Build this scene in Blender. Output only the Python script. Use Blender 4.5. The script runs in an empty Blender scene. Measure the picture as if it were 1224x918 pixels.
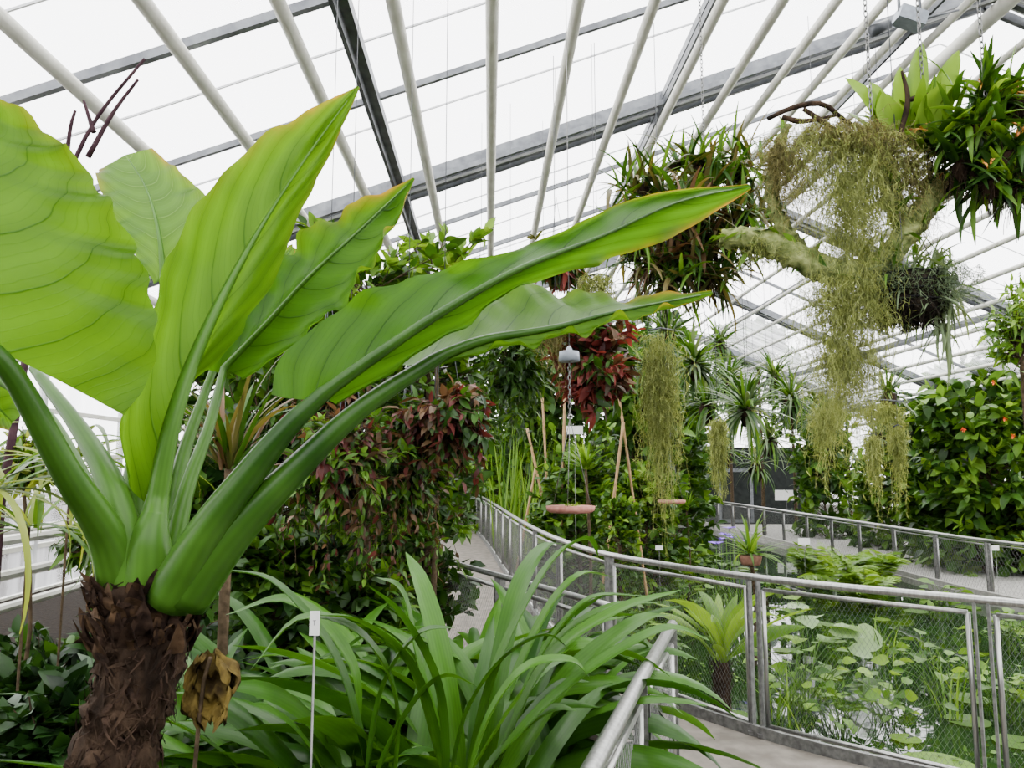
import bpy, math, random
import numpy as np
from mathutils import Vector, Matrix
random.seed(7)
rng=np.random.default_rng(7)
F=880.0; TH=math.radians(6.5); CZ=1.72
CT,ST=math.cos(TH),math.sin(TH)
def at(px,py,y):
    u=(px-612)/F; v=(459-py)/F
    t=y/(CT-ST*v)
    return np.array((u*t,y,CZ+t*(ST+CT*v)))
def onz(px,py,z):
    u=(px-612)/F; v=(459-py)/F
    t=(z-CZ)/(ST+CT*v)
    return np.array((u*t,t*(CT-ST*v),z))
def A(*a): return np.array(a,dtype=float)
def nrm(v):
    l=np.linalg.norm(v); return v/l if l>1e-9 else v*0+np.array((0,0,1.))
# ---------------------------------------------------------------- mesh builder
class MB:
    def __init__(s): s.V=[];s.F=[];s.M=[];s.C=[];s.U=[];s.n=0
    def add(s,V,Fq,m=0,c=.5,uv=None):
        V=np.asarray(V,float).reshape(-1,3); Fq=np.asarray(Fq,int).reshape(-1,4)
        s.V.append(V); s.F.append(Fq+s.n)
        s.M.append(np.full(len(Fq),m,int) if np.isscalar(m) else np.asarray(m,int))
        s.C.append(np.full(len(V),c,float) if np.isscalar(c) else np.asarray(c,float))
        s.U.append(np.zeros((len(V),2)) if uv is None else np.asarray(uv,float))
        s.n+=len(V)
    def finish(s,name,mats,origin=(0,0,0),smooth=True):
        V=np.concatenate(s.V)-np.array(origin,float); Fq=np.concatenate(s.F)
        me=bpy.data.meshes.new(name)
        me.from_pydata(V.tolist(),[],Fq.tolist())
        for m in mats: me.materials.append(m)
        me.polygons.foreach_set('material_index',np.concatenate(s.M).astype(np.int32))
        me.polygons.foreach_set('use_smooth',np.full(len(Fq),smooth))
        a=me.attributes.new('var','FLOAT','POINT'); a.data.foreach_set('value',np.concatenate(s.C).astype(np.float32))
        U=np.concatenate(s.U); U3=np.zeros((len(U),3),np.float32); U3[:,:2]=U
        a=me.attributes.new('luv','FLOAT_VECTOR','POINT'); a.data.foreach_set('vector',U3.ravel())
        me.update()
        ob=bpy.data.objects.new(name,me); bpy.context.scene.collection.objects.link(ob)
        return ob
def grid_faces(nr,nc,close=False):
    i=np.arange(nr-1)[:,None]; j=np.arange(nc if close else nc-1)[None,:]
    j2=(j+1)%nc
    return np.stack([i*nc+j,i*nc+j2,(i+1)*nc+j2,(i+1)*nc+j],-1).reshape(-1,4)
def crv(pts,n):
    P=np.array(pts,float)
    if len(P)==2:
        t=np.linspace(0,1,n)[:,None]; return P[0]*(1-t)+P[1]*t
    Q=np.vstack([2*P[0]-P[1],P,2*P[-1]-P[-2]])
    out=[]
    for x in np.linspace(0,len(P)-1,n):
        i=min(int(x),len(P)-2); t=x-i
        a,b,c,d=Q[i],Q[i+1],Q[i+2],Q[i+3]
        out.append(.5*((2*b)+(c-a)*t+(2*a-5*b+4*c-d)*t*t+(3*b-a-3*c+d)*t**3))
    return np.array(out)
def crva(pts,n):
    P=crv(pts,n*6); d=np.r_[0,np.cumsum(np.linalg.norm(np.diff(P,axis=0),axis=1))]
    t=np.linspace(0,d[-1],n); return np.stack([np.interp(t,d,P[:,k]) for k in range(3)],1)
def tube(mb,P,R,n=8,m=0,c=.5,cap=True,ridge=0):
    P=np.asarray(P,float); k=len(P)
    R=np.full(k,R,float) if np.isscalar(R) else np.asarray(R,float)
    if len(R)!=k: R=np.interp(np.linspace(0,1,k),np.linspace(0,1,len(R)),R)
    if cap:
        P=np.vstack([P[:1],P,P[-1:]]); R=np.concatenate([[1e-5],R,[1e-5]]); k+=2
    T=np.gradient(P,axis=0)
    if cap: T[0]=T[1]=P[2]-P[1]; T[-1]=T[-2]=P[-2]-P[-3]
    a=None; rows=[]; th=np.arange(n)*2*math.pi/n
    for i in range(k):
        t=nrm(T[i])
        if a is None:
            a=np.cross(t,(0,0,1.) if abs(t[2])<.9 else (1.,0,0)); a=nrm(a)
        else:
            a=nrm(a-t*np.dot(a,t))
        b=np.cross(t,a)
        rr=R[i]*(1+ridge*np.cos(n/2*th))
        rows.append(P[i]+rr[:,None]*(np.cos(th)[:,None]*a+np.sin(th)[:,None]*b))
    V=np.concatenate(rows)
    if not np.isscalar(c): c=np.repeat(np.interp(np.linspace(0,1,k),np.linspace(0,1,len(c)),c),n)
    uv=np.stack([np.tile(1-2*np.abs(np.linspace(-1,1,n,endpoint=False)),k),np.repeat(np.linspace(0,1,k),n)],-1)
    mb.add(V,grid_faces(k,n,True),m,c,uv)
def box(mb,c,sz,rot=None,m=0,col=.5):
    s=np.array(sz,float)/2
    V=np.array([(x,y,z) for x in(-1,1) for y in(-1,1) for z in(-1,1)],float)*s
    if rot is not None: V=V@np.array(rot).T
    mb.add(V+np.array(c),[(0,1,3,2),(4,6,7,5),(0,4,5,1),(2,3,7,6),(0,2,6,4),(1,5,7,3)],m,col)
def beam(mb,p0,p1,w,h,m=0,up=(0,0,1),col=.5):
    p0=np.array(p0,float);p1=np.array(p1,float); d=p1-p0; L=np.linalg.norm(d); y=d/L
    x=nrm(np.cross(y,np.array(up,float))); z=np.cross(x,y)
    box(mb,(p0+p1)/2,(w,L,h),np.stack([x,y,z],1),m,col)
# ---------------------------------------------------------------- materials
def mat(name): 
    m=bpy.data.materials.new(name); m.use_nodes=True; nt=m.node_tree; nt.nodes.clear()
    return m,nt,nt.nodes,nt.links
def rgb(c): return (c[0],c[1],c[2],1)
def solid(name,c1,c2=None,rough=.5,metal=0,scale=20,bump=0,spec=.4,detail=6,stretch=None):
    m,nt,N,L=mat(name)
    o=N.new('ShaderNodeOutputMaterial'); p=N.new('ShaderNodeBsdfPrincipled')
    p.inputs['Roughness'].default_value=rough; p.inputs['Metallic'].default_value=metal
    p.inputs['Specular IOR Level'].default_value=spec if rough<.7 else .08
    L.new(p.outputs[0],o.inputs[0])
    tc=N.new('ShaderNodeTexCoord'); mp=N.new('ShaderNodeMapping'); L.new(tc.outputs['Object'],mp.inputs[0])
    if stretch: mp.inputs['Scale'].default_value=stretch
    nz=N.new('ShaderNodeTexNoise'); nz.inputs['Scale'].default_value=scale; nz.inputs['Detail'].default_value=detail
    L.new(mp.outputs[0],nz.inputs['Vector'])
    r=N.new('ShaderNodeValToRGB'); r.color_ramp.elements[0].position=.35; r.color_ramp.elements[1].position=.68
    r.color_ramp.elements[0].color=rgb(c1); r.color_ramp.elements[1].color=rgb(c2 or c1)
    L.new(nz.outputs[0],r.inputs[0]); L.new(r.outputs[0],p.inputs['Base Color'])
    if bump:
        b=N.new('ShaderNodeBump'); b.inputs['Strength'].default_value=bump; b.inputs['Distance'].default_value=.02
        L.new(nz.outputs[0],b.inputs['Height']); L.new(b.outputs[0],p.inputs['Normal'])
    return m
GK=.72
def leafmat(name,c1,c2,trans=.35,rough=.4,tint=(1.35,1.25,.5),stripe=0,k=None,spec=.20):
    k=GK if k is None else k
    c1=[x*k for x in c1]; c2=[x*k for x in c2]
    m,nt,N,L=mat(name)
    o=N.new('ShaderNodeOutputMaterial'); p=N.new('ShaderNodeBsdfPrincipled'); tr=N.new('ShaderNodeBsdfTranslucent')
    mx=N.new('ShaderNodeMixShader'); mx.inputs[0].default_value=trans
    p.inputs['Roughness'].default_value=rough; p.inputs['Specular IOR Level'].default_value=spec
    at_=N.new('ShaderNodeAttribute'); at_.attribute_name='var'
    r=N.new('ShaderNodeValToRGB'); r.color_ramp.elements[0].color=rgb(c1); r.color_ramp.elements[1].color=rgb(c2)
    tc=N.new('ShaderNodeTexCoord'); nz=N.new('ShaderNodeTexNoise'); nz.inputs['Scale'].default_value=9
    L.new(tc.outputs['Object'],nz.inputs['Vector'])
    ad=N.new('ShaderNodeMath'); ad.operation='MULTIPLY_ADD'; ad.inputs[1].default_value=.6; ad.inputs[2].default_value=-.3
    L.new(nz.outputs[0],ad.inputs[0])
    ad2=N.new('ShaderNodeMath'); ad2.operation='ADD'; L.new(ad.outputs[0],ad2.inputs[0]); L.new(at_.outputs['Fac'],ad2.inputs[1])
    L.new(ad2.outputs[0],r.inputs[0])
    col=r.outputs[0]
    if stripe:
        lv=N.new('ShaderNodeAttribute'); lv.attribute_name='luv'
        sp=N.new('ShaderNodeSeparateXYZ'); L.new(lv.outputs['Vector'],sp.inputs[0])
        mu=N.new('ShaderNodeMath'); mu.operation='MULTIPLY'; mu.inputs[1].default_value=22; L.new(sp.outputs[0],mu.inputs[0])
        sn=N.new('ShaderNodeMath'); sn.operation='SINE'; L.new(mu.outputs[0],sn.inputs[0])
        mr=N.new('ShaderNodeMapRange'); mr.inputs[1].default_value=-1; mr.inputs[2].default_value=1; mr.inputs[3].default_value=1-stripe; mr.inputs[4].default_value=1
        L.new(sn.outputs[0],mr.inputs[0])
        vm=N.new('ShaderNodeVectorMath'); vm.operation='SCALE'; L.new(col,vm.inputs[0]); L.new(mr.outputs[0],vm.inputs['Scale']); col=vm.outputs[0]
    L.new(col,p.inputs['Base Color'])
    t2=N.new('ShaderNodeVectorMath'); t2.operation='MULTIPLY'; t2.inputs[1].default_value=tint
    L.new(col,t2.inputs[0]); L.new(t2.outputs[0],tr.inputs['Color'])
    L.new(p.outputs[0],mx.inputs[1]); L.new(tr.outputs[0],mx.inputs[2]); L.new(mx.outputs[0],o.inputs[0])
    return m
def taromat(name,dark,light,vein,nv=7,slope=2.4,glow=1.7):
    m,nt,N,L=mat(name)
    o=N.new('ShaderNodeOutputMaterial'); p=N.new('ShaderNodeBsdfPrincipled'); tr=N.new('ShaderNodeBsdfTranslucent')
    mx=N.new('ShaderNodeMixShader'); mx.inputs[0].default_value=.58
    p.inputs['Roughness'].default_value=.40; p.inputs['Specular IOR Level'].default_value=.20
    lv=N.new('ShaderNodeAttribute'); lv.attribute_name='luv'
    sp=N.new('ShaderNodeSeparateXYZ'); L.new(lv.outputs['Vector'],sp.inputs[0])
    def M(op,a,b=None,c=None):
        n=N.new('ShaderNodeMath'); n.operation=op
        for i,x in enumerate((a,b,c)):
            if x is None: continue
            if isinstance(x,(int,float)): n.inputs[i].default_value=x
            else: L.new(x,n.inputs[i])
        return n.outputs[0]
    au=M('ABSOLUTE',sp.outputs[0])
    t=M('SUBTRACT',M('MULTIPLY',sp.outputs[1],nv),M('MULTIPLY',M('POWER',au,1.5),slope))
    tc=N.new('ShaderNodeTexCoord')
    nz=N.new('ShaderNodeTexNoise'); nz.inputs['Scale'].default_value=4; nz.inputs['Detail'].default_value=4; L.new(tc.outputs['Object'],nz.inputs['Vector'])
    t=M('ADD',t,M('MULTIPLY',nz.outputs[0],.5))
    pp=M('PINGPONG',t,.5)
    wd=M('MULTIPLY',M('SUBTRACT',1.3,au),.032)
    vn=M('SUBTRACT',1.0,M('MINIMUM',M('DIVIDE',pp,wd),1.0))
    q=N.new('ShaderNodeMapRange'); q.inputs[1].default_value=0; q.inputs[2].default_value=.5; q.inputs[3].default_value=.82; q.inputs[4].default_value=1.08
    L.new(pp,q.inputs[0])
    f2=M('PINGPONG',M('ADD',M('MULTIPLY',t,5.0),M('MULTIPLY',nz.outputs[0],2.0)),.5)
    fm=N.new('ShaderNodeMapRange'); fm.inputs[1].default_value=0; fm.inputs[2].default_value=.10; fm.inputs[3].default_value=.18; fm.inputs[4].default_value=0; L.new(f2,fm.inputs[0])
    mid=N.new('ShaderNodeMapRange'); mid.inputs[1].default_value=.015; mid.inputs[2].default_value=.04; mid.inputs[3].default_value=1; mid.inputs[4].default_value=0
    L.new(au,mid.inputs[0])
    v=M('MAXIMUM',M('MAXIMUM',M('MULTIPLY',vn,.85),mid.outputs[0]),fm.outputs[0])
    base=N.new('ShaderNodeMixRGB'); base.inputs[1].default_value=rgb(dark); base.inputs[2].default_value=rgb(light); L.new(nz.outputs[0],base.inputs[0])
    sc=N.new('ShaderNodeVectorMath'); sc.operation='SCALE'; L.new(base.outputs[0],sc.inputs[0]); L.new(q.outputs[0],sc.inputs['Scale'])
    c2=N.new('ShaderNodeMixRGB'); c2.inputs[2].default_value=rgb(vein); L.new(v,c2.inputs[0]); L.new(sc.outputs[0],c2.inputs[1])
    ed=M('MULTIPLY',M('POWER',au,9.0),M('POWER',sp.outputs[1],5.0))
    n2=N.new('ShaderNodeTexNoise'); n2.inputs['Scale'].default_value=22; L.new(tc.outputs['Object'],n2.inputs['Vector'])
    ed=M('MINIMUM',M('MULTIPLY',ed,M('MULTIPLY',n2.outputs[0],2.2)),1.0)
    c3=N.new('ShaderNodeMixRGB'); c3.inputs[2].default_value=(.30,.15,.03,1); L.new(ed,c3.inputs[0]); L.new(c2.outputs[0],c3.inputs[1])
    L.new(c3.outputs[0],p.inputs['Base Color'])
    t2=N.new('ShaderNodeVectorMath'); t2.operation='MULTIPLY'; t2.inputs[1].default_value=(glow*1.2,glow,glow*.3)
    L.new(c3.outputs[0],t2.inputs[0]); L.new(t2.outputs[0],tr.inputs['Color'])
    b=N.new('ShaderNodeBump'); b.inputs['Strength'].default_value=.3; b.inputs['Distance'].default_value=.006
    L.new(M('ADD',v,M('MULTIPLY',q.outputs[0],-1.0)),b.inputs['Height']); L.new(b.outputs[0],p.inputs['Normal'])
    L.new(p.outputs[0],mx.inputs[1]); L.new(tr.outputs[0],mx.inputs[2]); L.new(mx.outputs[0],o.inputs[0])
    return m
def glassmat(name,lo=.10,hi=.5):
    m,nt,N,L=mat(name)
    o=N.new('ShaderNodeOutputMaterial'); a=N.new('ShaderNodeBsdfTransparent'); t=N.new('ShaderNodeBsdfTranslucent'); mx=N.new('ShaderNodeMixShader')
    t.inputs[0].default_value=(.93,.94,.96,1)
    tc=N.new('ShaderNodeTexCoord'); mp=N.new('ShaderNodeMapping'); mp.inputs['Scale'].default_value=(.35,3.0,.35); L.new(tc.outputs['Object'],mp.inputs[0])
    nz=N.new('ShaderNodeTexNoise'); nz.inputs['Scale'].default_value=1.6; nz.inputs['Detail'].default_value=9
    L.new(mp.outputs[0],nz.inputs['Vector'])
    mr=N.new('ShaderNodeMapRange'); mr.inputs[1].default_value=.3; mr.inputs[2].default_value=.7; mr.inputs[3].default_value=lo; mr.inputs[4].default_value=hi
    L.new(nz.outputs[0],mr.inputs[0]); L.new(mr.outputs[0],mx.inputs[0])
    L.new(a.outputs[0],mx.inputs[1]); L.new(t.outputs[0],mx.inputs[2]); L.new(mx.outputs[0],o.inputs[0])
    return m
G_TARO=taromat('taro_leaf',(.022,.085,.003),(.047,.145,.006),(.008,.040,.003))  # here and in the bright copy, backlit darkness is painted into the vein colour
G_TAROB=taromat('taro_leaf_bright',(.036,.112,.004),(.068,.175,.007),(.014,.058,.003))
G_TAROP=taromat('taro_leaf_pale',(.055,.15,.026),(.095,.21,.042),(.13,.27,.075))
G_PET=leafmat('taro_petiole',(.012,.052,.003),(.10,.25,.028),.10,.33,k=.8,stripe=.14)
G_STRAP=leafmat('strap_leaf',(.014,.07,.005),(.085,.25,.018),.32,.34,stripe=.16,k=.62,spec=.22)
G_DARK=leafmat('leaf_dark',(.011,.038,.005),(.05,.135,.013),.3)
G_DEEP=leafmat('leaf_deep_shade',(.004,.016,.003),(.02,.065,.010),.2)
G_MID=leafmat('leaf_mid',(.028,.09,.008),(.135,.28,.025),.35)
G_LITE=leafmat('leaf_light',(.07,.18,.010),(.24,.42,.04),.42)
G_RED=leafmat('leaf_red',(.035,.010,.009),(.17,.04,.032),.3,tint=(1.4,.9,.7))
G_REDB=leafmat('leaf_red_bright',(.06,.012,.012),(.30,.06,.045),.35,tint=(1.4,.9,.7))
G_RB=leafmat('leaf_red_brown',(.035,.024,.010),(.18,.10,.045),.3,tint=(1.3,1,.7))
G_BROM=leafmat('leaf_bromeliad',(.045,.070,.012),(.19,.15,.055),.35,stripe=.25)
G_GREY=leafmat('leaf_grey',(.08,.13,.06),(.22,.30,.16),.3)
G_YEL=leafmat('leaf_yellow_green',(.16,.25,.02),(.42,.48,.09),.45)
G_MOSS=leafmat('moss',(.13,.165,.032),(.42,.47,.15),.4,.8,k=.85)
G_MOSSB=leafmat('moss_brown',(.12,.10,.03),(.32,.30,.11),.3,.8,k=.8)
G_PALE=leafmat('leaf_pale',(.22,.38,.14),(.50,.66,.36),.42)
DRY=solid('dry_leaf',(.026,.015,.008),(.085,.050,.026),.8,scale=30,bump=.4)
BARK=solid('bark',(.009,.006,.004),(.042,.026,.016),.95,scale=25,bump=1,stretch=(1,1,.35))
FIB=solid('fibre',(.012,.007,.005),(.042,.025,.016),.9,scale=40,bump=.5)
SHAG=solid('basket_fibre',(.006,.005,.0035),(.022,.017,.011),.95,scale=40,bump=.8)
WOOD=solid('twig',(.025,.018,.010),(.075,.052,.03),.9,scale=30,bump=.5)
LOGM=solid('mossy_log',(.055,.075,.018),(.21,.235,.085),.9,scale=22,bump=1)
CANE=solid('bamboo_cane',(.22,.13,.05),(.34,.21,.09),.6,scale=12)
PIPE=solid('pipe_white_paint',(.48,.475,.41),(.60,.595,.53),.5,scale=6)
GREYM=solid('galvanised',(.085,.09,.10),(.16,.17,.18),.5,metal=.4,scale=9)
DKM=solid('dark_steel',(.03,.034,.04),(.065,.07,.075),.5,metal=.2,scale=10)
BAR=solid('glazing_bar',(.45,.46,.47),(.58,.59,.60),.5,scale=8)
STEEL=solid('brushed_steel',(.26,.26,.245),(.40,.40,.38),.34,metal=.9,scale=60,stretch=(1,1,.1))
STEELD=solid('weathered_steel',(.10,.10,.095),(.20,.20,.19),.45,metal=.6,scale=30)
CONC=solid('concrete',(.105,.094,.078),(.175,.158,.135),.75,scale=7,bump=.1,detail=10)
KERB=solid('kerb',(.18,.18,.16),(.28,.27,.25),.8,scale=12,bump=.2)
SOIL=solid('soil',(.004,.003,.002),(.018,.012,.007),.95,scale=30,bump=1)
BLACKP=solid('black_plastic',(.006,.006,.006),(.015,.015,.015),.8)
TERRA=solid('terracotta',(.30,.12,.09),(.44,.21,.17),.7,scale=25)
CLAY=solid('dark_clay',(.12,.06,.04),(.20,.10,.07),.8,scale=25)
WHITE=solid('white_label',(.6,.6,.57),(.68,.68,.65),.5)
INK=solid('ink',(.12,.12,.12),(.2,.2,.2),.6)
ORANGE=solid('orange_flower',(.75,.07,.01),(.85,.13,.02),.5)
PURPLE=solid('purple_flower',(.18,.06,.60),(.32,.13,.8),.5)
DKWALL=solid('dark_wall',(.010,.012,.011),(.02,.023,.021),.8,scale=5)
GREYBOX=solid('grey_housing',(.16,.18,.21),(.22,.25,.28),.5)
GLASS=glassmat('roof_glass')
def watermat():
    m,nt,N,L=mat('water')
    o=N.new('ShaderNodeOutputMaterial'); p=N.new('ShaderNodeBsdfPrincipled')
    p.inputs['Base Color'].default_value=(.008,.022,.005,1); p.inputs['Roughness'].default_value=.02; p.inputs['IOR'].default_value=1.33
    tc=N.new('ShaderNodeTexCoord'); nz=N.new('ShaderNodeTexNoise'); nz.inputs['Scale'].default_value=2
    L.new(tc.outputs['Object'],nz.inputs['Vector']); b=N.new('ShaderNodeBump'); b.inputs['Strength'].default_value=.05; b.inputs['Distance'].default_value=.03
    L.new(nz.outputs[0],b.inputs['Height']); L.new(b.outputs[0],p.inputs['Normal']); L.new(p.outputs[0],o.inputs[0]); return m
WATER=watermat()
# ---------------------------------------------------------------- things
def struct(ob,lab=None):
    ob['kind']='structure'
    if lab: ob['label']=lab
    return ob
def thing(name,label,cat,origin,parts,group=None,kind=None):
    e=bpy.data.objects.new(name,None); e.empty_display_size=.1
    e.location=Vector([float(x) for x in origin]); bpy.context.scene.collection.objects.link(e)
    e['label']=label; e['category']=cat
    if group: e['group']=group
    if kind: e['kind']=kind
    obs=[]
    for p in parts:
        if p[1].n==0: continue
        ob=p[1].finish(p[0],p[2],origin,p[3] if len(p)>3 else True)
        ob.parent=e; obs.append(ob)
    return e,obs
def single(name,label,cat,mb,mats,origin,smooth=True,group=None,kind=None):
    ob=mb.finish(name,mats,origin,smooth); ob.location=Vector([float(x) for x in origin])
    ob['label']=label; ob['category']=cat
    if group: ob['group']=group
    if kind: ob['kind']=kind
    return ob
# ---------------------------------------------------------------- leaf templates
def tmpl(rows,wmax,shape='ovate',fold=.25,curl=.25):
    t=np.linspace(0,1,rows)
    if shape=='ovate': w=np.sin(np.pi*np.clip(t,0,1)**.75)**.8*wmax
    elif shape=='lance': w=(np.sin(np.pi*t**.6)**.9)*wmax
    else: w=(1-t**3)*wmax
    w=np.maximum(w,.012)
    V=[];U=[]
    for i,ti in enumerate(t):
        z=-curl*ti*ti
        for s in(-1,0,1):
            V.append((s*w[i],ti,z+abs(s)*fold*w[i])); U.append((s,ti))
    return np.array(V),grid_faces(rows,3),np.array(U)
OV=tmpl(6,.27); OV3=tmpl(4,.30); LA=tmpl(5,.15,'lance',.2,.35); LA3=tmpl(4,.15,'lance',.2,.3); LO=tmpl(5,.21,'ovate',.2,.35)
BROAD=tmpl(6,.40,'ovate',.15,.3)
NV=(np.array([(-.05,0,0),(.05,0,0),(.02,1,-.2),(-.02,1,-.2)]),np.array([(0,1,2,3)]),np.zeros((4,2)))
def scatter(mb,T,pos,dr,scale,var,m):
    V,Fq,U=T; N=len(pos)
    if N==0: return
    dr=dr/np.maximum(np.linalg.norm(dr,axis=1,keepdims=True),1e-6)
    up=np.array((0,0,1.))+rng.normal(0,.45,(N,3))
    X=np.cross(dr,up); X/=np.maximum(np.linalg.norm(X,axis=1,keepdims=True),1e-6)
    Z=np.cross(X,dr)
    W=pos[:,None,:]+scale[:,None,None]*(V[None,:,0:1]*X[:,None]+V[None,:,1:2]*dr[:,None]+V[None,:,2:3]*Z[:,None])
    k=len(V); FF=(Fq[None]+(np.arange(N)*k)[:,None,None]).reshape(-1,4)
    mm=np.repeat(m,len(Fq)) if not np.isscalar(m) else m
    mb.add(W.reshape(-1,3),FF,mm,np.repeat(var,k),np.tile(U,(N,1)))
def foliage(mb,wood,c,r,n,T,size,nm,weights,per=7,droop=0.,root=None,low=None):
    c=np.array(c,float); r=np.array(r,float); fr=0
    if low is not None:
        h=max(0,c[2]-low); ex=h/(2*r[2]); n=int(n*min(2.4,1+.75*ex)); fr=min(.62,h/(h+2*r[2]))
    m=max(4,n//per)
    nl=6; lob=rng.normal(size=(nl,3)); lob/=np.linalg.norm(lob,axis=1,keepdims=True); lob=lob*r*.6
    d=rng.normal(size=(m,3)); d/=np.linalg.norm(d,axis=1,keepdims=True)
    rad=rng.uniform(.3,1,(m,1))**.6
    tip=c+lob[rng.integers(0,nl,m)]*rng.uniform(.6,1,(m,1))+d*r*rad*.6
    root=c if root is None else np.array(root,float)
    st=root+(tip-root)*rng.uniform(.45,.7,(m,1))+rng.normal(0,.04,(m,3))*r
    base=np.tile(root,(m,1))
    if fr:
        k=rng.random(m)<fr; q=k.sum(); a=rng.uniform(0,6.283,q); R=rng.uniform(.3,1,q)**.6
        z=rng.uniform(low+.05,c[2],q)
        tip[k]=np.stack([c[0]+np.cos(a)*R*r[0]*.95,c[1]+np.sin(a)*R*r[1]*.95,z],1)
        base[k]=np.stack([np.full(q,c[0]),np.full(q,c[1]),np.maximum(low,z-.3*r[2])],1)
        st[k]=base[k]+(tip[k]-base[k])*rng.uniform(.5,.75,(q,1))
    for i in range(m):
        tube(wood,[base[i]+(st[i]-base[i])*.2,st[i],tip[i]],[.004+.004*size/.1,.004,.002],3,cap=False)
    k=rng.uniform(0,1.0,(m,per,1))
    pos=(st[:,None]+(tip-st)[:,None]*k).reshape(-1,3)
    ax=(tip-st)/np.maximum(np.linalg.norm(tip-st,axis=1,keepdims=True),1e-6)
    dr=(ax[:,None]*.7+rng.normal(0,.75,(m,per,3))).reshape(-1,3)
    dr[:,2]-=droop; dr[:,2]+=.1
    sc=size*rng.uniform(.55,1.35,len(pos))
    var=np.clip(np.repeat(rng.uniform(.1,.9,m),per)+rng.normal(0,.15,len(pos)),0,1)
    mi=np.repeat(rng.choice(nm,size=m,p=weights),per)
    scatter(mb,T,pos,dr,sc,var,mi)
def roof_h(s): return 3.35+.344*s if s<=5.62 else 5.283-.45*(s-5.62)
def roof_z(x,y): return CZ+roof_h(x+.031*y)
def bush(name,label,cat,px,py,d,rpx,rpy,n,size,mats,w=None,ground=None,T=OV3,droop=0.,hang=False,group=None,trunk=.03,fill=True,flowers=None):
    c=at(px,py,d); k=d/F; r=(rpx*k,min((rpx+rpy)*.45*k,1.6),rpy*k)
    fo=MB(); wd=MB(); w=w or [1/len(mats)]*len(mats)
    root=None
    if ground is not None: root=c-np.array((0,0,r[2]*.6))
    foliage(fo,wd,c,r,n,T,size,len(mats),w,droop=droop,root=root,low=ground if (fill and ground is not None) else None)
    org=c.copy(); parts=[]
    if ground is not None:
        org[2]=ground
        j=rng.normal(0,.05,2)
        tube(wd,crv([(c[0],c[1],ground-.02),(c[0]+j[0],c[1]+j[1],(ground+root[2])/2),root,c],10),[trunk*1.2,trunk,trunk*.8,trunk*.3],7)
    if hang:
        hw=MB(); top=roof_z(c[0],c[1])
        pz=c[2]+r[2]*.05; R=min(r[0]*.3,.09)
        pot=MB(); tube(pot,[(c[0],c[1],pz-R*1.1),(c[0],c[1],pz-R*.6),(c[0],c[1],pz)],[R*.6,R*.85,R],14)
        for a in (0,2.1,4.2):
            tube(hw,[(c[0]+R*math.cos(a),c[1]+R*math.sin(a),pz),(c[0],c[1],pz+.6)],.002,4)
        tube(hw,[(c[0],c[1],pz+.6),(c[0],c[1],max(top,pz+.7))],.002,4)
        q=max(60,n//10); a=rng.uniform(0,6.283,q); P=np.stack([c[0]+np.cos(a)*R*1.15,c[1]+np.sin(a)*R*1.15,pz+rng.uniform(-R*1.2,R*.3,q)],1)
        scatter(fo,T,P,np.stack([np.cos(a),np.sin(a),np.full(q,-.9)],1)+rng.normal(0,.3,(q,3)),size*rng.uniform(.8,1.4,q),rng.random(q),rng.choice(len(mats),size=q,p=w))
        if droop>.55:
            for i in range(26):
                a=random.uniform(0,6.283); rr=random.uniform(.2,.95); p=A(c[0]+math.cos(a)*r[0]*rr,c[1]+math.sin(a)*r[1]*rr,c[2]-r[2]*random.uniform(0,.6))
                L=random.uniform(.5,1.1)*r[2]; P=p+np.column_stack([np.cumsum(rng.normal(0,.01,9)),np.cumsum(rng.normal(0,.01,9)),-np.linspace(0,L,9)])
                tube(wd,P,.0015,3,cap=False); kk=rng.integers(0,9,16)
                scatter(fo,T,P[kk],rng.normal(0,1,(16,3))+A(0,0,-.8),size*rng.uniform(.5,1,16),rng.random(16),rng.choice(len(mats),size=16,p=w))
        parts+=[('hanging_pot',pot,[BLACKP]),('wire',hw,[DKM])]
    parts=[('foliage',fo,mats),('stem',wd,[WOOD])]+parts
    if flowers:
        nf,rad,fmat=flowers
        for i in range(nf):
            fm=MB(); d_=nrm(rng.normal(size=3)); d_[1]=-abs(d_[1]); d_=nrm(d_+A(0,-.5,.1)); p=c+d_*np.array(r)*1.0
            a=np.arange(6)*1.047; scatter(fm,OV3,np.tile(p,(6,1)),np.stack([np.cos(a),np.full(6,-.4),np.sin(a)],1),np.full(6,rad),np.full(6,.5),0)
            parts.append(('flower',fm,[fmat]))
    return thing(name,label,cat,org,parts,group)
def strap(mb,P,w,side,fold=.25,m=0,var=.5,nc=5,prof=None):
    P=np.asarray(P,float); k=len(P); t=np.linspace(0,1,k)
    W=w*(np.clip(t*5+.45,0,1)*(1-t**2.6)**.8 if prof is None else prof(t)); W=np.maximum(W,.0012)
    T=np.gradient(P,axis=0); T/=np.maximum(np.linalg.norm(T,axis=1,keepdims=True),1e-9)
    S=np.array(side,float); S=np.tile(S,(k,1)) if S.ndim==1 else S
    S=S-T*np.sum(S*T,1,keepdims=True); S/=np.maximum(np.linalg.norm(S,axis=1,keepdims=True),1e-9)
    Nn=np.cross(S,T)
    u=np.linspace(-1,1,nc)
    V=P[:,None]+S[:,None]*(u[None,:,None]*W[:,None,None])+Nn[:,None]*((np.abs(u)**1.3*fold)[None,:,None]*W[:,None,None])
    mb.add(V.reshape(-1,3),grid_faces(k,nc),m,var,np.stack([np.tile(u,k),np.repeat(t,nc)],-1))
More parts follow.
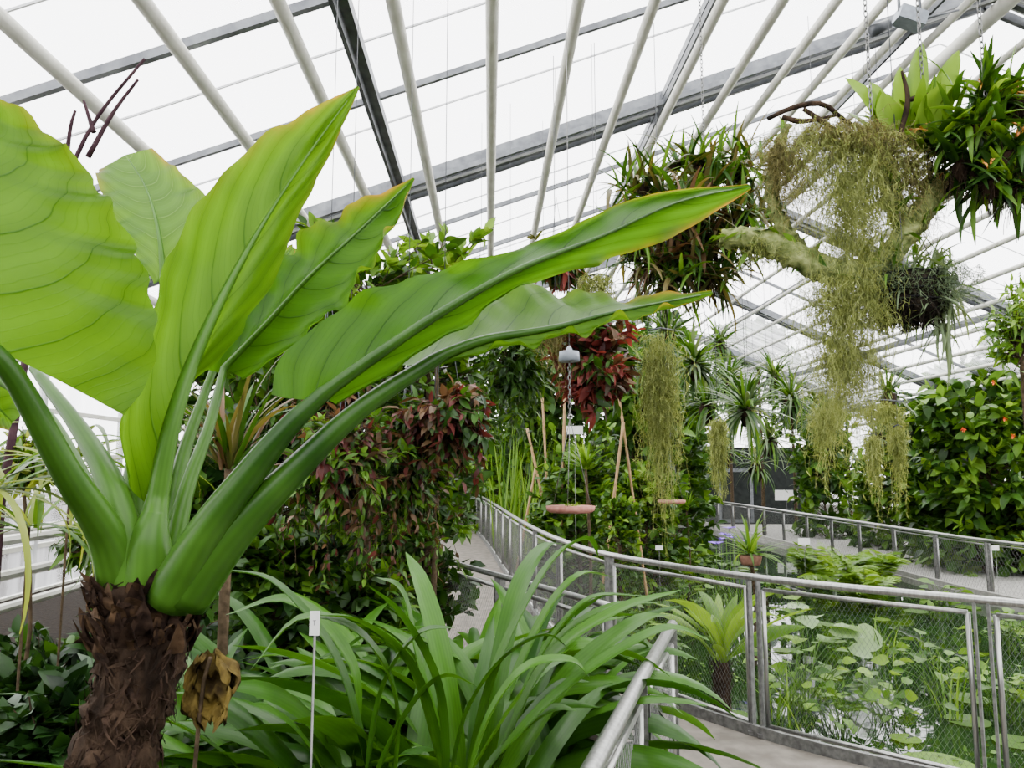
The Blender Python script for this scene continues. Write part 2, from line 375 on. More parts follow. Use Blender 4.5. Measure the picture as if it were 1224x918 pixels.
def droop(base,az,elev,L,bend,n=12,tw=0):
    p=np.array(base,float); out=[p.copy()]
    for i in range(n-1):
        t=(i+.5)/(n-1); e=math.radians(elev-bend*t**1.3); a=az+tw*t
        p=p+np.array((math.cos(a)*math.cos(e),math.sin(a)*math.cos(e),math.sin(e)))*L/(n-1); out.append(p.copy())
    return np.array(out)
def rosette(mb,base,n,L,w,elev,bend,nm=1,fold=.3,nc=3,seg=9,azr=(0,2*math.pi),p=None,jit=.02,m0=0,prof=None,roll=.25):
    for i in range(n):
        az=random.uniform(*azr); l=random.uniform(*L)
        b=np.array(base)+rng.normal(0,jit,3)*(1,1,.3)
        P=droop(b,az,random.uniform(*elev),l,random.uniform(*bend),seg,random.uniform(-.25,.25))
        s0=A(-math.sin(az),math.cos(az),0); o=A(math.cos(az),math.sin(az),0); rr=random.uniform(-roll,roll)
        strap(mb,P,w*random.uniform(.7,1.15),s0+rr*A(0,0,1)+rr*random.choice((-1,1))*o*.8,fold,m0+int(rng.choice(nm,p=p)),random.uniform(.05,.95),nc,prof)
def moss(mb,p0,p1,n,len_,spread=.03,thick=.0010,wob=.016,m=0,seg=13,tuft=.022,zr=0.):
    p0=np.array(p0);p1=np.array(p1)
    locks=max(4,n//11); lt=rng.uniform(0,1,locks); ll=rng.uniform(len_[0],len_[1],locks)*rng.choice([.45,.7,.9,1],locks); lz=rng.uniform(0,1,locks)*zr
    TP=[];TD=[]
    for i in range(n):
        j=random.randrange(locks); b=p0+(p1-p0)*lt[j]+rng.normal(0,spread,3)*(1,1,.5)-A(0,0,lz[j])
        l=ll[j]*random.uniform(.4,1.1); st=np.cumsum(rng.normal(0,wob,(seg,3)),0)
        st+=np.sin(np.linspace(0,random.uniform(5,14),seg)+random.uniform(0,6))[:,None]*rng.normal(0,wob,3)
        st[:,2]=np.linspace(0,-l,seg)+rng.normal(0,wob*.8,seg)
        cen=(p0+(p1-p0)*lt[j])-b; st[:,:2]+=np.linspace(0,.6,seg)[:,None]*cen[:2]
        P=b+st; tube(mb,P,[thick,thick*1.1,thick*.5],3,m,random.random(),False)
        if tuft:
            k=rng.uniform(0,seg-1.01,seg); i0=k.astype(int); f=(k-i0)[:,None]
            TP.append(P[i0]*(1-f)+P[i0+1]*f); TD.append(rng.normal(0,1,(seg,3))+A(0,0,-.9))
    if TP:
        TP=np.concatenate(TP);TD=np.concatenate(TD); scatter(mb,NV,TP,TD,tuft*rng.uniform(.5,1.4,len(TP)),rng.random(len(TP)),m)
def chain(mb,p0,p1,r=.009,wire=.0022,m=0):
    p0=np.array(p0,float);p1=np.array(p1,float); L=np.linalg.norm(p1-p0); n=int(L/(r*2.6)); d=(p1-p0)/L
    a=nrm(np.cross(d,(1.,0.2,0))); b=np.cross(d,a)
    for i in range(n):
        c=p0+d*(i+.5)*L/n; s=a if i%2 else b
        th=np.linspace(0,2*math.pi,9)
        tube(mb,c+np.cos(th)[:,None]*d*r*1.7+np.sin(th)[:,None]*s*r*.8,wire,4,m,cap=False)
# ================================================================ SETTING
SKEW=-.031
def rp(s,y,dz=0): return A(s+SKEW*y,y,CZ+roof_h(s)+dz)
Y0,Y1=-3.0,32.0; SL,SR=-4.5,14.0; RID=5.62
tn=[0]
def trim(mb,mats,lab,smooth=False):
    tn[0]+=1; ob=mb.finish('trim_%d'%tn[0],mats,(0,0,0),smooth); struct(ob,lab); return ob
def window(n,q,lab):
    mb=MB(); mb.add(q,[(0,1,2,3)],0)
    return struct(mb.finish('window_%d'%n,[GLASS],(0,0,0),False),lab)
window(1,[rp(SL,Y0),rp(RID,Y0),rp(RID,Y1),rp(SL,Y1)],'sloping milky glass roof under a bright overcast sky')
window(2,[rp(RID,Y0),rp(SR,Y0),rp(SR,Y1),rp(RID,Y1)],'sloping glass roof falling away from the ridge')
def side(s,z0): return [A(s+SKEW*Y0,Y0,z0),A(s+SKEW*Y1,Y1,z0),rp(s,Y1),rp(s,Y0)]
window(3,side(SL,.25),'glazed side wall with pale bars')
window(4,side(SR,.2),'glazed side wall behind planting')
for n_,yy in ((5,Y1),(6,Y0)):
    mb=MB(); 
    mb.add([A(SL+SKEW*yy,yy,2.6),A(RID+SKEW*yy,yy,2.6),rp(RID,yy),rp(SL,yy)],[(0,1,2,3)])
    mb.add([A(RID+SKEW*yy,yy,2.6),A(SR+SKEW*yy,yy,2.6),rp(SR,yy),rp(RID,yy)],[(0,1,2,3)])
    struct(mb.finish('window_%d'%n_,[GLASS],(0,0,0),False),'glazed gable end')
mb=MB(); box(mb,((SL+SR)/2-1,Y1+.1,.95),(SR-SL,.2,3.3)); struct(mb.finish('wall_back',[DKWALL],(0,0,0),False),'unseen dark wall added behind the camera to block light')
mb=MB(); box(mb,((SL+SR)/2,Y0-.1,.95),(SR-SL,.2,3.3)); struct(mb.finish('wall_light_block',[DKWALL],(0,0,0),False),'unseen dark wall added behind the camera to block light')  # added out of view, keeps stray light from flooding in behind the camera
mb=MB(); box(mb,(SL+SKEW*14.5-.02,14.5,.1),(.14,35,.34),np.array(Matrix.Rotation(.031,3,'Z'))); struct(mb.finish('wall_left',[KERB],(0,0,0),False),'low concrete plinth below the glazing')
mb=MB(); box(mb,(SR+SKEW*14.5+.02,14.5,-.2),(.14,35,.85),np.array(Matrix.Rotation(.031,3,'Z'))); struct(mb.finish('wall_right',[KERB],(0,0,0),False),'low concrete plinth below the glazing')
s=-4.19
while s<13.6:
    if abs(s-RID)>.25:
        mb=MB(); tube(mb,[rp(s,Y0,-.35),rp(s,14,-.35),rp(s,Y1,-.35)],.045,10)
        trim(mb,[PIPE],'cream-painted round pipe running under the roof glass',True)
    s+=.6
mb=MB(); tube(mb,[rp(RID,Y0,-.25),rp(RID,Y1,-.25)],.09,12); trim(mb,[PIPE],'thick white ridge tube',True)
for s_ in (-.93,1.84,4.6,7.4,10.2,12.6):
    mb=MB(); beam(mb,rp(s_,Y0,-.12),rp(s_,Y1,-.12),.10,.08); beam(mb,rp(s_-.03,Y0,-.2),rp(s_-.03,Y1,-.2),.03,.08,1)
    trim(mb,[GREYM,DKM],'dark steel purlin under the roof glass')
for y,w,h,big in [(1.4,.07,.1,0),(2.9,.07,.1,0),(4.3,.045,.06,0),(5.6,.035,.05,0),(7.4,.10,.12,1),(9.0,.035,.05,0),(10.6,.045,.06,0),(14.2,.10,.12,1),(18,.05,.06,0),(20,.12,.15,1),(25,.12,.15,1),(31.7,.15,.2,0)]:
    mb=MB()
    for a,b in((SL,RID),(RID,SR)):
        up=(0,0,1)
        beam(mb,rp(a,y,-.09),rp(b,y,-.09),w,h,0,up)
        if big:
            beam(mb,rp(a,y+.20,-.08),rp(b,y+.20,-.08),.07,.14,2); beam(mb,rp(a,y+.46,-.06),rp(b,y+.46,-.06),.05,.10,2); beam(mb,rp(a,y-.15,-.2),rp(b,y-.15,-.2),.04,.05,0)
            beam(mb,rp(a,y+.34,-.03),rp(b,y+.34,-.03),.06,.03,1); beam(mb,rp(a,y+.09,-.17),rp(b,y+.09,-.17),.025,.025,1)
        else: beam(mb,rp(a,y+.07,-.05),rp(b,y+.07,-.05),.03,.03,1)
    for sgn,s_ in((-1,SL),(1,SR)):
        z0=.25 if sgn<0 else -.6
        b=rp(s_,y,0); beam(mb,(b[0],b[1],z0),b,.06,.06,1,(1,0,0))
    trim(mb,[GREYM,BAR,DKM],'layered steel roof rafter spanning the glasshouse')
mb=MB()
for y in np.arange(-2.5,15,1.24):
    beam(mb,rp(SL,y,-.02),rp(RID,y,-.02),.012,.014); beam(mb,rp(RID,y,-.02),rp(SR,y,-.02),.012,.014)
trim(mb,[BAR],'thin pale glazing bars of the roof')
mb=MB()
for z in (.5,.95,1.4,1.85,2.3,2.75,3.1):
    beam(mb,(SL+SKEW*Y0,Y0,z),(SL+SKEW*Y1,Y1,z),.05,.045,0)
tube(mb,[(SL+.15+SKEW*Y0,Y0,.75),(SL+.15+SKEW*Y1,Y1,.75)],.04,8); tube(mb,[(SL+.15+SKEW*Y0,Y0,1.15),(SL+.15+SKEW*Y1,Y1,1.15)],.04,8)
for x_,z_ in ((-3.0,.84),(-2.85,1.08),(-2.75,1.30)): tube(mb,[(x_,Y0,z_),(x_-.3,8,z_)],.03,8)
trim(mb,[PIPE],'pale horizontal bars and pipes along the side glazing')
# ---- floor
JO=[A(5.2,2.9),A(3.75,3.35)]
for px,py in((1172,717),(900,690),(728,663)): 
    q=onz(px,py,1.0); JO.append(A(q[0],q[1]))
far=[JO[-1]]+[onz(px,py,1.0)[:2] for px,py in((672,646),(640,632),(615,618),(598,607),(580,596),(562,588))]
fc=crv(far,200); acc=0; last=fc[0]
for q in fc[1:]:
    acc+=np.linalg.norm(q-last); last=q
    if acc>1.35: JO.append(q.copy()); acc=0
JO=[np.array(j) for j in JO]
edge=crv(JO,80)
TG=np.gradient(edge,axis=0); TG/=np.linalg.norm(TG,axis=1,keepdims=True)
outn=np.stack([TG[:,1],-TG[:,0]],1)
ek=edge+outn*.12
mb=MB()
xl=SL-.1
n=len(ek)
top=np.column_stack([ek,np.zeros(n)]); lef=np.column_stack([np.full(n,xl-1.2),ek[:,1],np.zeros(n)]); bot=np.column_stack([ek,np.full(n,-1.2)])
mb.add(np.vstack([lef,top]),[(i,n+i,n+i+1,i+1) for i in range(n-1)])
mb.add(np.vstack([top,bot]),[(i,n+i,n+i+1,i+1) for i in range(n-1)])
mb.add([(xl-1.2,-3,0),(13.8,-3,0),(13.8,ek[0][1],0),(xl-1.2,ek[0][1],0)],[(0,1,2,3)])
mb.add([(ek[0][0],ek[0][1],0),(13.8,ek[0][1],0),(13.8,ek[0][1],-1.2),(ek[0][0],ek[0][1],-1.2)],[(0,1,2,3)])
mb.add([(xl-1.2,ek[-1][1],0),(ek[-1][0],ek[-1][1],0),(ek[-1][0],32,0),(xl-1.2,32,0)],[(0,1,2,3)])
struct(mb.finish('floor',[CONC],(0,0,0),False),'grey concrete walkway')
FJ=[(8.0,31),(8.2,28.5),(8.35,24),(8.5,20),(8.55,17),(8.65,13.7),(9.1,12.2),(10.0,11.0),(11.4,10.2),(13.4,9.8)]
fj=crv([A(*p) for p in FJ],60)
mb=MB(); n=len(fj)
top=np.column_stack([fj+A(-.15,-.05),np.full(n,-.6)]); rig=np.column_stack([np.full(n,14.5),fj[:,1],np.full(n,-.6)]); bot=top.copy(); bot[:,2]=-1.2
mb.add(np.vstack([top,rig]),[(i,n+i,n+i+1,i+1) for i in range(n-1)]); mb.add(np.vstack([top,bot]),[(i,n+i,n+i+1,i+1) for i in range(n-1)],1)
ob=mb.finish('floor_lower',[KERB,KERB],(0,0,0),False); struct(ob,'lower pale walkway beyond the pond')
mb=MB(); mb.add([(-80,-80,-1.3),(90,-80,-1.3),(90,110,-1.3),(-80,110,-1.3)],[(0,1,2,3)]); struct(mb.finish('floor_light_block',[SOIL],(0,0,0),False),'unseen dark ground plane added to block light from below')  # added plane, stops sky light from coming up below the floors
mb=MB()
mb.add([(-3,2.9,-.72),(14,2.9,-.72),(14,31.9,-.72),(-3,31.9,-.72)],[(0,1,2,3)])
ob=single('pond_water','still dark green pond water reflecting the sky','pond',mb,[WATER],(0,0,0)); ob['kind']='stuff'
mb=MB()
k3=np.column_stack([edge-outn*.03,np.full(len(edge),.03)])
for i in range(len(k3)-1): beam(mb,k3[i],k3[i+1]+(k3[i+1]-k3[i])*.02,.03,.08)
trim(mb,[STEELD],'steel edging plate at the foot of the railing')
mb=MB()
k3=np.column_stack([fj+A(-.05,0),np.full(len(fj),-.55)])
for i in range(len(k3)-1): beam(mb,k3[i],k3[i+1],.12,.1)
trim(mb,[KERB],'pale kerb at the foot of the railing')
bedpts=[A(.02,-1.5),A(.02,.2),A(.0,1.2),A(.14,1.85),A(.62,3.45),A(.36,3.95),A(-.7,5.9),A(-1.85,8.1),A(-2.7,10.2),A(-3.3,13),A(-3.6,20)]
mb=MB(); b=np.array(bedpts); n=len(b)
t3=np.column_stack([b,np.full(n,.5)]); t3[:,0]-=.12; l3=t3.copy(); l3[:,0]=-4.5-.031*l3[:,1]; b3=t3.copy(); b3[:,2]=0
mb.add(np.vstack([l3,t3]),[(i,n+i,n+i+1,i+1) for i in range(n-1)]); mb.add(np.vstack([t3,b3]),[(i,n+i,n+i+1,i+1) for i in range(n-1)],1)
ob=mb.finish('floor_bed',[SOIL,DKWALL],(0,0,0),False); struct(ob,'raised planting bed of dark soil')
mb=MB(); box(mb,(9.6,31.95,.55),(1.5,.08,2.3)); box(mb,(9.6,31.9,.55),(1.2,.06,2.0),m=1)
struct(mb.finish('door_1',[GREYM,DKWALL],(0,0,0),False),'dark glazed door in the end wall')
# ================================================================ RAILINGS
def fence(name,label,J,zf,H,rr,hexs=.030,wire=.0008,postw=.045,curve=True,rmat=STEEL,gap=.06):
    J=[np.array(j,float) for j in J]
    org=A(J[0][0],J[0][1],zf)
    e=bpy.data.objects.new(name,None); e.location=Vector(org.tolist()); bpy.context.scene.collection.objects.link(e)
    e['label']=label; e['category']='railing'
    def put(nm,mb,mats,par,sm=True):
        o=mb.finish(nm,mats,org,sm); o.parent=par; return o
    rail=crv(J,len(J)*8) if curve else np.array(J)
    mb=MB(); tube(mb,np.column_stack([rail,np.full(len(rail),zf+H)]),rr,12); put('handrail',mb,[rmat],e)
    for i,j in enumerate(J):
        t=J[min(i+1,len(J)-1)]-J[max(i-1,0)]; t=t/np.linalg.norm(t); t3=A(t[0],t[1],0)
        for sg in(-1,1):
            if i==0 and sg<0 or i==len(J)-1 and sg>0: continue
            mb=MB(); c=A(j[0],j[1],0)+t3*sg*gap*.55
            beam(mb,(c[0],c[1],zf),(c[0],c[1],zf+H-rr*.6),postw,.014,0,(t[0],t[1],0)); 
            box(mb,(c[0],c[1],zf+.02),(.09,.09,.02)); put('post',mb,[STEELD],e,False)
    for a,b in zip(J[:-1],J[1:]):
        t=(b-a); L=np.linalg.norm(t); t/=L; t3=A(t[0],t[1],0)
        p0=A(a[0],a[1],0)+t3*gap*1.1; W=L-2.2*gap; z0=zf+.07; z1=zf+H-.075
        def P(u,z): return p0+t3*u+A(0,0,z)
        mb=MB()
        for q in((P(0,z0),P(W,z0)),(P(W,z0),P(W,z1)),(P(W,z1),P(0,z1)),(P(0,z1),P(0,z0))): tube(mb,q,.014,6)
        fr=put('panel_frame',mb,[STEEL],e)
        mb=MB(); hh=z1-z0; tilt=1.6
        w_=hexs; x=-hh/tilt
        while x<W:
            for sg in(0,1):
                u0,u1=x,x+hh/tilt; za,zb=0,hh
                if u0<0: za=-u0*tilt; u0=0
                if u1>W: zb=hh-(u1-W)*tilt; u1=W
                if zb>za+.01:
                    if sg: u0,u1=W-u0,W-u1
                    tube(mb,[P(u0,z0+za),P(u1,z0+zb)],wire,3,cap=False)
            x+=w_
        put('wire_mesh',mb,[STEELD],fr,False)
    return e
fence('railing','curved stainless steel railing with wire mesh panels beside the pond',JO,0,1.0,.023)
fence('railing','stainless steel handrail end with wire mesh beside the strap-leaved plants',[A(-.05,1.05),A(.17,1.8),A(.45,2.65),A(.74,3.5)],0,1.0,.024,curve=False,hexs=.03,wire=.0008)
fence('railing','stainless steel mesh railing along the planted bed',[A(.52,3.95),A(-.08,5.05),A(-.7,6.2),A(-1.3,7.35),A(-1.9,8.6),A(-2.4,9.9),A(-2.8,11.2)],0,1.0,.02)
ff=crv([A(*p) for p in FJ],200); J2=[ff[0]]; acc=0
for i in range(1,200):
    acc+=np.linalg.norm(ff[i]-ff[i-1])
    if acc>1.5: J2.append(ff[i]); acc=0
fence('railing','pale steel mesh railing round the far side of the pond',J2[::-1],-.6,1.0,.036,hexs=.08,wire=.002,postw=.06)
# ================================================================ GIANT TARO
def pt(l): return [at(*p) for p in l]
TB=at(172,702,1.5)
e=bpy.data.objects.new('giant_taro',None); org=A(TB[0]-.02,1.5,.5); e.location=Vector(org.tolist()); bpy.context.scene.collection.objects.link(e)
e['label']='giant taro with huge glossy green leaves on a shaggy brown trunk'; e['category']='plant'
mb=MB(); tp=crv([(TB[0]-.055,1.5,.45),(TB[0]-.055,1.5,.8),(TB[0]-.04,1.5,1.15),(TB[0]+.0,1.5,1.33),(TB[0],1.5,TB[2]+.02)],46)
R=np.interp(np.linspace(0,1,46),[0,.4,.7,.85,.95,1],[.09,.078,.076,.080,.083,.065]); R=R*(1+.07*rng.normal(size=46))
tube(mb,tp,R,28)
V=mb.V[0]; V+=rng.normal(0,.005,V.shape)
for i in range(1900):
    k=random.random(); c=tp[int(k*45)]; a=random.uniform(0,6.283); r=R[int(k*45)]*.95
    b=c+A(math.cos(a)*r,math.sin(a)*r,0); l=random.uniform(.012,.05); up=random.choice([-1,-1,1]); lean=random.uniform(-.04,.04)
    P=[b,b+A(math.cos(a)*.006-math.sin(a)*lean*.4,math.sin(a)*.006+math.cos(a)*lean*.4,up*l*.5),b+A(math.cos(a)*random.uniform(.002,.012)-math.sin(a)*lean,math.sin(a)*random.uniform(.002,.012)+math.cos(a)*lean,up*l)]
    strap(mb,crv(P,5),random.choice([.0010,.0012,.0016,.0025,.005]),(-math.sin(a),math.cos(a),random.uniform(-.6,.6)),random.uniform(-.7,.7),1 if random.random()<.5 else 0,random.random(),3)
for i in range(150):
    a=random.uniform(0,6.283); b=A(TB[0]+math.cos(a)*.083,1.5+math.sin(a)*.083,TB[2]-random.uniform(.0,.13)); o=A(math.cos(a),math.sin(a),0)
    P=[b,b+o*.012+A(0,0,.02),b+o*random.uniform(.005,.04)+A(0,0,random.uniform(.02,.065))]
    strap(mb,crv(P,6),random.uniform(.008,.024),(-math.sin(a),math.cos(a),random.uniform(-.5,.5)),random.uniform(-.9,.9),2 if random.random()<.5 else 1,random.random(),5)
tr=mb.finish('trunk',[BARK,FIB,DRY],org); tr.parent=e
def taro_leaf(mid,L,R_,pet,pr,mat_=G_TARO,bulge=.02,wave=.008,nw=7,nv=64,nu=12,rib=.007,pvar=.5,ribr=True,quilt=.0018,bvar=.62):
    M=crva(pt(mid),nv); Lc=crva(pt(L),nv); Rc=crva(pt(R_),nv)
    s=np.linspace(-1,1,2*nu+1); rows=[];uv=[]
    ph=random.uniform(0,6)
    for i in range(nv):
        T=M[min(i+1,nv-1)]-M[max(i-1,0)]; N_=nrm(np.cross(T,Rc[i]-Lc[i])); v=i/(nv-1)
        for x in s:
            E=Lc[i] if x<0 else Rc[i]; a=abs(x)
            p=M[i]+(E-M[i])*a*(1+.025*a*math.sin(v*nw*11+ph+x*2)*math.sin(math.pi*v))+N_*(bulge*math.sin(math.pi*a*.9)*min(1,6*(1-v))+wave*(math.sin(v*nw*6.283+ph+(0 if x<0 else 2))+.5*math.sin(v*nw*14+ph*2))*a**3*math.sin(math.pi*min(1,v*1.02)))
            p=p+N_*quilt*math.sin(2*math.pi*(v*7-2.4*a**1.5))*a*(1-a*.3)
            rows.append(p); uv.append((x,v))
    mb=MB(); mb.add(rows,grid_faces(nv,2*nu+1),0,.5,uv)
    lf=mb.finish('leaf',[mat_],org); lf.parent=e
    pc=crv(pt(pet),26); mb=MB(); pr=np.array(pr)*.9; r1=np.interp(np.linspace(0,1,26),np.linspace(0,1,len(pr)),pr)
    cb=np.interp(np.linspace(0,1,26),[0,.2,.6,1],[bvar,bvar*.85,pvar,pvar])
    if ribr:
        j=int(np.argmin(np.linalg.norm(M-pc[-1],axis=1)))
        mi=M[j+2:int(nv*.96)]
        full=np.vstack([pc,mi]); r2=np.interp(np.linspace(0,1,len(mi)),[0,.35,.7,1],[pr[-1]*.85,pr[-1]*.5,.003,.0012])
        rr=np.r_[r1,r2]; cv=np.r_[cb,np.full(len(mi),pvar+.12)]
    else: full,rr,cv=pc,r1,cb
    tube(mb,full,rr,24,0,cv,True,.012)
    po=mb.finish('petiole',[G_PET],org); po.parent=lf; return lf
# A
taro_leaf([(-45,398,1.15),(-75,290,1.12),(-100,170,1.12),(-110,60,1.15),(-90,-40,1.2)],
          [(-150,500,1.1),(-240,380,1.05),(-270,240,1.05),(-230,90,1.1),(-90,-42,1.2)],
          [(148,497,1.25),(181,445,1.24),(184,375,1.22),(166,305,1.21),(131,240,1.2),(88,180,1.2),(38,134,1.2),(-20,95,1.2),(-85,10,1.2)],
          [(152,715,1.5),(128,640,1.42),(80,565,1.3),(20,455,1.2),(-20,410,1.16),(-45,398,1.15)],[.054,.038,.027,.020,.016,.013],mat_=G_TAROB,bulge=.06,pvar=.2,wave=.016)
taro_leaf([(-60,430,1.7),(-20,470,1.7),(15,505,1.72)],[(-60,400,1.7),(10,425,1.68),(32,490,1.72)],[(-60,450,1.7),(-40,500,1.72),(10,515,1.72)],
          [(150,712,1.52),(110,600,1.58),(40,480,1.66),(-60,430,1.7)],[.038,.024,.016,.010],G_TAROB,pvar=.6)
# B
taro_leaf([(195,335,1.85),(190,280,1.85),(175,225,1.9),(150,185,1.95)],[(185,338,1.85),(140,275,1.85),(115,215,1.87),(118,203,1.93)],[(190,336,1.86),(235,270,1.85),(243,232,1.86),(182,177,1.92)],
          [(180,700,1.52),(185,560,1.65),(198,430,1.78),(195,335,1.85)],[.03,.024,.014,.01],G_TAROP,pvar=.6,wave=.014,nw=4)
# G
taro_leaf([(262,425,1.85),(300,370,1.85),(330,325,1.87),(350,295,1.9)],[(240,420,1.82),(262,360,1.84),(300,315,1.85),(350,293,1.9)],[(280,432,1.88),(330,400,1.88),(362,350,1.88),(352,296,1.9)],
          [(190,700,1.55),(215,560,1.7),(245,470,1.8),(262,425,1.85)],[.026,.018,.012,.008],G_TAROP,pvar=.5)
# C
taro_leaf([(186,610,1.47),(205,510,1.47),(240,410,1.5),(298,295,1.55),(365,190,1.6),(428,103,1.66)],
          [(160,570,1.44),(148,500,1.38),(172,425,1.37),(190,340,1.38),(224,262,1.42),(275,198,1.46),(340,143,1.55),(427,103,1.66)],
          [(200,560,1.5),(232,470,1.5),(288,400,1.5),(330,330,1.5),(362,250,1.54),(398,175,1.58),(430,105,1.66)],
          [(178,715,1.48),(178,650,1.46),(186,610,1.47)],[.060,.044,.026],mat_=G_TAROB,bulge=.04,pvar=.6,wave=.018,nw=5,bvar=.8)
# D
taro_leaf([(268,440,1.75),(320,385,1.74),(370,330,1.75),(430,275,1.78),(495,213,1.82)],
          [(240,440,1.75),(270,370,1.78),(325,305,1.8),(410,245,1.82),(494,212,1.82)],
          [(285,452,1.72),(350,408,1.68),(412,350,1.68),(458,280,1.74),(496,214,1.82)],
          [(200,690,1.53),(222,590,1.56),(250,510,1.64),(268,440,1.75)],[.028,.018,.013,.010],G_TARO,pvar=.4,bulge=.04,wave=.020,nw=5)
# E
taro_leaf([(385,472,1.42),(450,425,1.42),(530,372,1.43),(620,322,1.45),(720,282,1.5),(810,242,1.55),(897,222,1.6)],
          [(322,470,1.46),(335,425,1.48),(400,368,1.5),(500,325,1.5),(560,312,1.5),(640,291,1.52),(700,262,1.54),(790,230,1.57),(895,220,1.6)],
          [(400,480,1.42),(470,440,1.43),(545,392,1.46),(628,340,1.52),(730,312,1.6),(820,276,1.62),(898,226,1.6)],
          [(205,715,1.46),(245,640,1.42),(300,565,1.41),(345,510,1.41),(385,472,1.42)],[.056,.042,.031,.023,.017],bulge=.028,pvar=.06,wave=.018,nw=5,bvar=.45)
# F
taro_leaf([(520,428,1.5),(580,406,1.52),(660,392,1.56),(740,372,1.6),(852,350,1.66)],
          [(455,430,1.7),(520,385,1.72),(612,340,1.72),(720,352,1.7),(850,347,1.66)],
          [(530,430,1.5),(590,412,1.5),(665,400,1.54),(750,376,1.58),(850,354,1.66)],
          [(222,715,1.46),(278,640,1.44),(350,565,1.44),(430,490,1.46),(520,430,1.5)],[.052,.041,.030,.022,.016],G_TAROB,bulge=.015,pvar=.1,wave=.018,nw=5,bvar=.4)
mb=MB()
tube(mb,crv(pt([(160,712,1.47),(140,600,1.45),(100,520,1.5),(40,440,1.6)]),20),[.040,.028,.018,.010],20,0,[.65,.6,.5,.5])
tube(mb,crv(pt([(168,712,1.55),(160,600,1.55),(175,500,1.6),(190,420,1.7)]),20),[.036,.028,.018,.010],20,0,[.7,.6,.5,.5])
o=mb.finish('leaf_sheath',[G_PET],org); o.parent=e
# ================================================================ STRAP-LEAVED PLANTS
SP=lambda t: np.clip(t*6+.5,0,1)*(1-t**4)**.9
def strap_plant(bases,label,expl=(),n=26,azr=(0,6.283),L=(.8,1.2),w=.046,elev=(30,80),bend=(55,125)):
    mb=MB()
    b0=np.array(bases[0])
    for b in bases:
        rosette(mb,b,n,L,w,elev,bend,1,.25,5,14,azr,jit=.07,prof=SP,roll=.9)
    for q in expl:
        P=crv(pt([p[:3] for p in q]),18); t=nrm(P[-1]-P[0]); side=nrm(np.cross(t,(0,0,1.))) if abs(t[2])<.97 else A(1,0,0)
        side=nrm(side+A(0,random.uniform(-.8,.8),random.uniform(-.3,.3)))
        strap(mb,P,.033,side,.3,0,random.uniform(.3,.9),5,SP)
    return single('strap_leaf_plant',label,'plant',mb,[G_STRAP],b0,group='strap-leaved plants in the bed')
strap_plant([(-.16,2.1,.55),(-.04,2.4,.6),(-.28,2.25,.6)],'clump of long glossy arching strap leaves beside the railing',
  [[(560,930,2.0),(595,800,2.0),(640,705,2.05),(672,660,2.1),(703,645,2.1),(715,665,2.1)],[(580,930,2.1),(600,790,2.15),(622,700,2.25),(650,655,2.4),(675,650,2.5)],
   [(590,930,2.0),(650,800,2.0),(730,735,2.0),(815,705,2.0)],[(600,900,1.9),(670,830,1.9),(740,780,1.9),(800,752,1.9),(850,766,1.9)],[(530,930,2.0),(490,800,1.9),(430,745,1.85),(372,735,1.8)],
   [(600,930,2.0),(680,810,2.1),(760,745,2.2),(800,735,2.25)],[(570,930,2.3),(640,760,2.3),(690,690,2.35),(735,690,2.4)],[(590,930,2.2),(640,800,2.2),(700,720,2.2),(770,712,2.2)],
   [(560,930,1.9),(590,850,1.9),(630,800,1.9),(680,790,1.9),(705,810,1.9)],[(530,930,1.95),(520,820,1.9),(480,740,1.9),(440,700,1.9)],[(560,930,2.1),(610,850,2.1),(650,800,2.1),(690,770,2.1)],[(540,930,2.0),(560,850,2.0),(600,790,2.0),(650,760,2.0),(680,775,2.0)],
   [(575,930,2.0),(620,880,2.0),(660,850,2.0),(690,850,2.0)],[(540,930,2.2),(500,800,2.2),(480,710,2.2),(450,690,2.2)],[(600,930,2.3),(650,790,2.3),(720,730,2.3),(790,720,2.3)],[(580,930,2.0),(630,860,2.0),(670,820,2.0),(705,815,2.0)],[(550,930,2.2),(530,790,2.3),(505,700,2.5),(485,660,2.7)]],n=72,azr=(.85,4.4),L=(.65,1.08))
strap_plant([(-.52,2.1,.55),(-.40,1.85,.5)],'clump of long arching strap leaves below the taro',
  [[(440,930,1.9),(400,790,1.9),(330,700,1.9),(262,680,1.9)],[(420,930,2.0),(420,800,2.0),(350,720,2.0),(270,735,2.0)],[(470,930,1.9),(470,830,1.9),(430,760,1.85),(360,740,1.8),(300,800,1.8)],
   [(450,930,1.9),(490,850,1.9),(530,810,1.9),(570,820,1.9)],[(440,930,1.9),(460,820,1.9),(500,760,1.9),(545,750,1.9)]],n=72,azr=(.5,4.4),L=(.6,1.0))
strap_plant([(-.82,2.7,.5),(-.95,2.3,.5)],'tall strap-leaved clump behind the taro trunk',n=48,L=(.7,1.1))
strap_plant([(-.12,3.0,.6),(-.5,2.8,.55),(.05,2.75,.6)],'strap-leaved clump spilling toward the walkway railing',n=64,L=(.7,1.02),azr=(-.6,3.8))
strap_plant([(-.72,1.85,.5)],'short strap-leaved clump between trunk and label',n=54,L=(.5,.8),w=.036,azr=(0,4.4))
